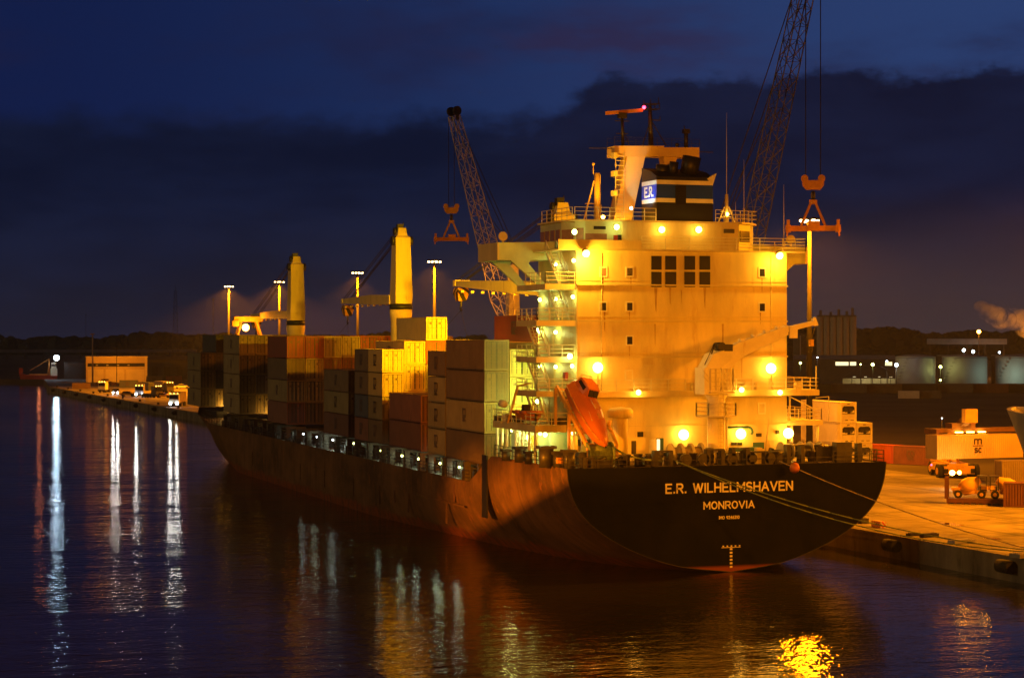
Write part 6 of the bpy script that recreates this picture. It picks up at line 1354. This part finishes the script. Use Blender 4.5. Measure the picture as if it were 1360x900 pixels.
# vehicles on the far quay (local front towards -Y)
def carm(paint):
    return paint
def truck(loc, rz, lab, paint, lit=True, trailer='tan', L_=9.0):
    t = thing('container_truck', lab, 'truck', loc, rz, 'trucks on the distant quay')
    q = MB(); q.prism([(-1.1,.9),(1.0,.9),(1.0,3.3),(-.8,3.3),(-1.1,2.0)], 'x', -1.22, 1.22); cb = q.build('cab', paint, t)
    q = MB(); q.prism([(-1.1,2.0),(1.1,2.0),(1.0,3.05),(-1.0,3.05)], 'y', -1.16, -.9); q.build('windscreen', 'glass', cb)
    q = MB(); q.box(-1.22, 1.22, -1.3, -1.0, .45, .89); q.build('bumper', 'steel', t)
    q = MB(); q.box(-.9, .9, -1.0, L_, .75, 1.15); q.build('trailer', 'steel', t)
    if trailer: q = MB(); q.box(-1.22, 1.22, 1.5, L_, 1.16, 3.7); corr(q, 'x', -1.225, 1.6, L_-.1, 1.3, 3.6, -1); q.build('cargo_box', CC[trailer], t)
    for x in (-1.0, 1.0):
        for y in (-.1, 2.6, L_-2.2, L_-1.0): q = MB(); q.tube((x-.16, y, .5), (x+.16, y, .5), .5, .5, 14); q.build('wheel', 'tyre', t)
    for x in (-.85, .85):
        q = MB(); q.ball((x, -1.34, .85), .34 if lit else .12, (1,.5,1), 10); q.build('headlight', 'e_cool' if lit else 'grey', t)
        if lit: hv = parent_matrix(t) @ Vector((x, -1.7, .9)); lamp('lamp_light', hv, (1,.93,.8), lit, t, 'SPOT', parent_matrix(t) @ Vector((x, -12, .5)), 120, .2, .5)
    q = MB(); 
    for x in (-.9, 0, .9): q.ball((x, -.85, 3.4), .1)
    q.build('roof_marker', 'e_warm', t)
    return t
def car(loc, rz, lab, paint, lit=0, van=False):
    t = thing('van' if van else 'car', lab, 'van' if van else 'car', loc, rz, 'cars on the distant quay')
    hh = 2.0 if van else 1.45
    q = MB(); q.loft([[(-w, y, z0), (w, y, z0), (w*1.0, y, z1), (-w, y, z1)] for y, w, z0, z1 in ((-2.2,.75,.35,.7),(-2.0,.88,.3,.85),(-1.0,.9,.3,.95),(1.9,.9,.3,.98),(2.2,.8,.4,.9))], 0, False); q.build('body', paint, t)
    q = MB(); y1 = 2.1 if van else 1.7
    q.loft([[(-.82, -1.0 if not van else -1.4, .95), (.82, -1.0 if not van else -1.4, .95), (.82, y1, .95), (-.82, y1, .95)], [(-.68, -.2 if not van else -.9, hh), (.68, -.2 if not van else -.9, hh), (.7, y1-.4, hh), (-.7, y1-.4, hh)]], 0, False); q.build('cabin_glass', 'glass', t)
    q = MB(); q.box(-.7, .7, -.2 if not van else -.9, y1-.4, hh+.002, hh+.06); q.build('roof', paint, t)
    for x in (-.78, .78):
        for y in (-1.4, 1.4): q = MB(); q.tube((x-.12, y, .34), (x+.12, y, .34), .34, .34, 14); q.build('wheel', 'tyre', t)
        q = MB(); q.ball((x*.85, -2.2, .68), .3 if lit else .1, (1,.5,1), 10); q.build('headlight', 'e_cool' if lit else 'grey', t)
        if lit: hv = parent_matrix(t) @ Vector((x*.85, -2.6, .72)); lamp('lamp_light', hv, (1,.93,.8), lit, t, 'SPOT', parent_matrix(t) @ Vector((x*.85, -12, .4)), 120, .2, .5)
    return t
gz = lambda u, v: at_z(u, v, QZ)
HL = 230
truck(gz(137, 521), face(137)-.45, 'truck with a dark windscreen and lights off in front of the warehouse', 'white', 0, None, 7)
car(gz(154, 524), face(154)-.08, 'van with blazing headlights left of the centre truck', 'grey', HL, True)
truck(gz(185, 527), face(185)-.05, 'truck with blazing headlights in the middle of the distant quay', 'grey', HL, 'grey')
truck(gz(232, 540), face(232)-.2, 'truck with blazing headlights nearest to the forward containers', 'white', HL*.8, 'tan')
car(gz(170, 526), face(170)+1.3, 'yellow pickup parked sideways between the lit van and the centre truck', 'yellow')
car(gz(217, 528), face(217)+1.4, 'yellow car behind the dark forklift and nearest truck', 'yellow')
truck(gz(208, 528), face(208)+.7, 'dark unlit truck between the centre and nearest lit trucks', 'dgrey', 0, None, 6)
truck(gz(224, 522), face(224)+.5, 'dark unlit truck farther back behind the nearest lit truck', 'dgrey', 0, 'grey', 7)
for u, v, lab in ((230, 516, 'white estate car in the far parked row, left one'), (243, 515.5, 'white estate car in the far parked row, beside the containers')): car(gz(u, v), face(u)+1.45, lab, 'white')
put(L20, ST, 'dry', 'blue', tuple(gz(171, 514.5)), face(171)+R(80), 'blue grey container on the distant quay behind the yellow pickup', None)
put(L20, ST, 'dry', 'blue', tuple(gz(199, 518)), face(199)+R(15), 'blue grey container end on the distant quay right of the centre truck', None)
put(L20, ST, 'dry', 'tan', tuple(gz(205, 508)), face(205)+R(90), 'tan container at the back of the distant quay, left of the orange one', None)
put(L20, ST, 'dry', 'red', tuple(gz(231, 508)), face(231)+R(90), 'orange red container at the back of the distant quay near the dim tower', None)
put(L20, ST-.6, 'dry', 'brown', tuple(gz(108, 516)), face(108)+R(90), 'low brown container at the left end of the distant quay', None)
t = thing('debris_heap', 'dark heap of scrap in front of the warehouse doors', 'heap', gz(141, 512)); q = MB()
for k in range(40): a = random.random()*6.28; r_ = random.random(); z = (1-r_)*2.6*random.random(); q.cb((math.cos(a)*r_*4.5, math.sin(a)*r_*2, z+.3), (random.uniform(.4,1.4), random.uniform(.4,1.2), random.uniform(.3,.9)), 0, random.random()*3)
q.build('scrap', 'rust', t)
# tree masses
def treeline(name, u0, u1, D, v0, v1, lab, n=420):
    q = MB(); s = mpx(D)
    for k in range(n):
        u = random.uniform(u0, u1); d = D+random.uniform(-40, 60); top = (HZ-random.uniform(v0, v1)-3*math.sin(u*.021)-2*math.sin(u*.057))*s+CAMP.z
        p = at_d(u, HZ, d); r_ = random.uniform(4, 9); o = len(q.v); q.ball((p.x, p.y, max(top-r_, 3)), r_, (1.1, 1.1, 1), 7)
        for i in range(o, len(q.v)): v = q.v[i]; q.v[i] = (v[0]+random.uniform(-.8,.8), v[1], v[2]+random.uniform(-1,1))
        q.ball((p.x+random.uniform(-5,5), p.y, 4), r_*1.1, (1.3, 1.2, .9), 6)
    q.s = [False]*len(q.s); o = q.build(name, 'trees'); tag(o, lab, 'trees', None, 'stuff')
treeline('treeline', -150, 640, 1900, 444, 452, 'dark wooded shore along the far left horizon', 500)
treeline('treeline', 1030, 1560, 1500, 437, 446, 'dark wooded rise behind the tanks and silos', 380)
# ================================================================== STEAM, HAZE, SKY, CAMERA
def volmat(name, col, dens, an, noise=None):
    m = bpy.data.materials.new(name); m.use_nodes = True; N = m.node_tree.nodes; L = m.node_tree.links
    N.remove(N['Principled BSDF']); v = N.new('ShaderNodeVolumePrincipled'); v.inputs['Color'].default_value = (*col, 1); v.inputs['Density'].default_value = dens; v.inputs['Anisotropy'].default_value = an
    L.new(v.outputs[0], N['Material Output'].inputs['Volume'])
    if noise:
        tc = N.new('ShaderNodeTexCoord'); n = N.new('ShaderNodeTexNoise'); n.inputs['Scale'].default_value = noise; n.inputs['Detail'].default_value = 5; L.new(tc.outputs['Object'], n.inputs['Vector'])
        r = N.new('ShaderNodeMapRange'); r.inputs['From Min'].default_value = .45; r.inputs['From Max'].default_value = .65; r.inputs['To Max'].default_value = dens; L.new(n.outputs['Fac'], r.inputs['Value']); L.new(r.outputs['Result'], v.inputs['Density'])
    return m
q = MB(); D = 870
for u, v, r_ in ((1304, 408, 2.6), (1312, 414, 3.4), (1322, 419, 3.8), (1332, 424, 4.2), (1343, 424, 4.6), (1354, 427, 5), (1366, 430, 5.5), (1380, 436, 6), (1392, 446, 6), (1398, 458, 5)):
    p = at_d(u, v, D); q.ball(p, r_*1.25, (1.2, 1, .9), 12)
o = q.build('steam', volmat('steam_volume', (1,.97,.94), .16, .0, .16)); tag(o, 'orange lit steam plume drifting at the right edge', 'steam', None, 'stuff')
lamp('steam_light', at_d(1392, 470, 855), (1,.30,.03), 60000, r=1.)
lo = 900
m = MB(); m.box(-1400, 2200, -420, 2100, -1.2, 62); hz = m.build('haze', volmat('haze_air', (.8,.9,1.), HAZE, .2)); tag(hz, 'thin night mist over the harbour', 'haze', None, 'stuff')
w = bpy.data.worlds.new('World'); S.world = w; w.use_nodes = True; N = w.node_tree.nodes; L = w.node_tree.links
bg = N['Background']; tc = N.new('ShaderNodeTexCoord'); sp = N.new('ShaderNodeSeparateXYZ'); L.new(tc.outputs['Generated'], sp.inputs[0])
def mth(op, a, b=None, c=None, clamp=False):
    x = N.new('ShaderNodeMath'); x.operation = op; x.use_clamp = clamp
    for i, s in enumerate((a, b, c)):
        if s is None: continue
        if isinstance(s, (int, float)): x.inputs[i].default_value = s
        else: L.new(s, x.inputs[i])
    return x.outputs[0]
def sstep(x, a, b):
    r = N.new('ShaderNodeMapRange'); r.interpolation_type = 'SMOOTHSTEP'; r.inputs['From Min'].default_value = a; r.inputs['From Max'].default_value = b
    L.new(x, r.inputs['Value']); return r.outputs['Result']
def mixc(f, a, b):
    x = N.new('ShaderNodeMix'); x.data_type = 'RGBA'; L.new(f, x.inputs['Factor'])
    for i, s in ((6, a), (7, b)):
        if isinstance(s, tuple): x.inputs[i].default_value = (*s, 1)
        else: L.new(s, x.inputs[i])
    return x.outputs[2]
az = mth('SUBTRACT', mth('ARCTAN2', sp.outputs['X'], sp.outputs['Y']), YAW); el = mth('ARCSINE', sp.outputs['Z'])
def noise(sx, sy, det=6, ro=.6, off=0.):
    cb = N.new('ShaderNodeCombineXYZ'); L.new(mth('MULTIPLY', az, sx), cb.inputs[0]); L.new(mth('MULTIPLY', el, sy), cb.inputs[1]); cb.inputs[2].default_value = off
    n = N.new('ShaderNodeTexNoise'); n.inputs['Scale'].default_value = 1.; n.inputs['Detail'].default_value = det; n.inputs['Roughness'].default_value = ro; L.new(cb.outputs[0], n.inputs['Vector']); return n.outputs['Fac']
SKYU = sstep(az, -.25, .25)
upper = mixc(SKYU, (.0058,.0125,.062), (.020,.046,.15))
upper = mixc(mth('MULTIPLY', sstep(noise(7, 22, 6, .6, 3.), .42, .72), .65), upper, (.013,.013,.045))
# reddish cloud patch above the funnel
patch = mth('MULTIPLY', mth('MULTIPLY', sstep(mth('ABSOLUTE', mth('SUBTRACT', az, .04)), .13, .02), sstep(mth('ABSOLUTE', mth('SUBTRACT', el, .142)), .03, .004)), mth('MULTIPLY', sstep(noise(9, 34, 5, .6, 7.), .4, .65), .75))
upper = mixc(patch, upper, (.026,.018,.055))
step_ = sstep(az, .0, .055)
line = mth('ADD', mth('ADD', .1, mth('MULTIPLY', step_, .0245)), mth('MULTIPLY', mth('SUBTRACT', noise(34, 60, 7, .62, 1.), .5), .03))
d_ = mth('SUBTRACT', line, el)
edge = N.new('ShaderNodeMapRange'); edge.interpolation_type = 'SMOOTHSTEP'; L.new(d_, edge.inputs['Value']); L.new(mth('SUBTRACT', mth('MULTIPLY', step_, .008), .012), edge.inputs['From Min']); edge.inputs['From Max'].default_value = .004
bank = mixc(sstep(noise(10, 30, 6, .6, 5.), .3, .7), (.0042,.0068,.024), (.0068,.0112,.038))
bank = mixc(mth('MULTIPLY', sstep(el, .075, -.005), mth('ADD', .22, mth('MULTIPLY', sstep(az, -.2, .2), .75))), bank, (.029,.0265,.037))
skyc = mixc(edge.outputs['Result'], upper, bank)
skyc = mixc(sstep(el, .162, .235), skyc, (.0012,.0018,.006))   # unseen upper sky darkened to cut blue ambient light
skyc = mixc(sstep(mth('ABSOLUTE', az), .4, 1.2), skyc, (.0025,.0035,.012))
st_ = N.new('ShaderNodeTexSky'); st_.sky_type = 'NISHITA'; st_.sun_disc = False; st_.sun_elevation = R(-5.5); st_.sun_rotation = R(250)
av = N.new('ShaderNodeMix'); av.data_type = 'RGBA'; av.blend_type = 'ADD'; av.inputs['Factor'].default_value = .004; L.new(skyc, av.inputs[6]); L.new(st_.outputs[0], av.inputs[7])
L.new(av.outputs[2], bg.inputs['Color']); bg.inputs['Strength'].default_value = 1.0
sun = bpy.data.lights.new('sun', 'SUN'); sun.energy = SUN; sun.color = (1, .6, .2); sun.angle = R(9); so = bpy.data.objects.new('sun', sun); COL.objects.link(so)
so.rotation_euler = Vector((1, .02, -.20)).to_track_quat('-Z', 'Y').to_euler()
cam = bpy.data.cameras.new('camera'); cam.sensor_width = 36; cam.lens = F/1360*36; cam.shift_y = -5/1360; cam.clip_end = 9000; cam.clip_start = .5
co = bpy.data.objects.new('camera', cam); COL.objects.link(co); co.location = CAMP; co.rotation_euler = (R(90), 0, -YAW); S.camera = co
S.view_settings.view_transform = 'Standard'; S.view_settings.look = 'None'; S.view_settings.exposure = 0; S.view_settings.gamma = 1
S.render.engine = 'CYCLES'; cy_ = S.cycles
cy_.use_denoising = True; cy_.denoiser = 'OPENIMAGEDENOISE'; cy_.max_bounces = 6; cy_.diffuse_bounces = 3; cy_.glossy_bounces = 3; cy_.transmission_bounces = 2; cy_.volume_bounces = 0; cy_.caustics_reflective = False; cy_.caustics_refractive = False
cy_.sample_clamp_indirect = 4; cy_.sample_clamp_direct = 0; cy_.use_light_tree = True; cy_.volume_step_rate = 3.; cy_.volume_max_steps = 64
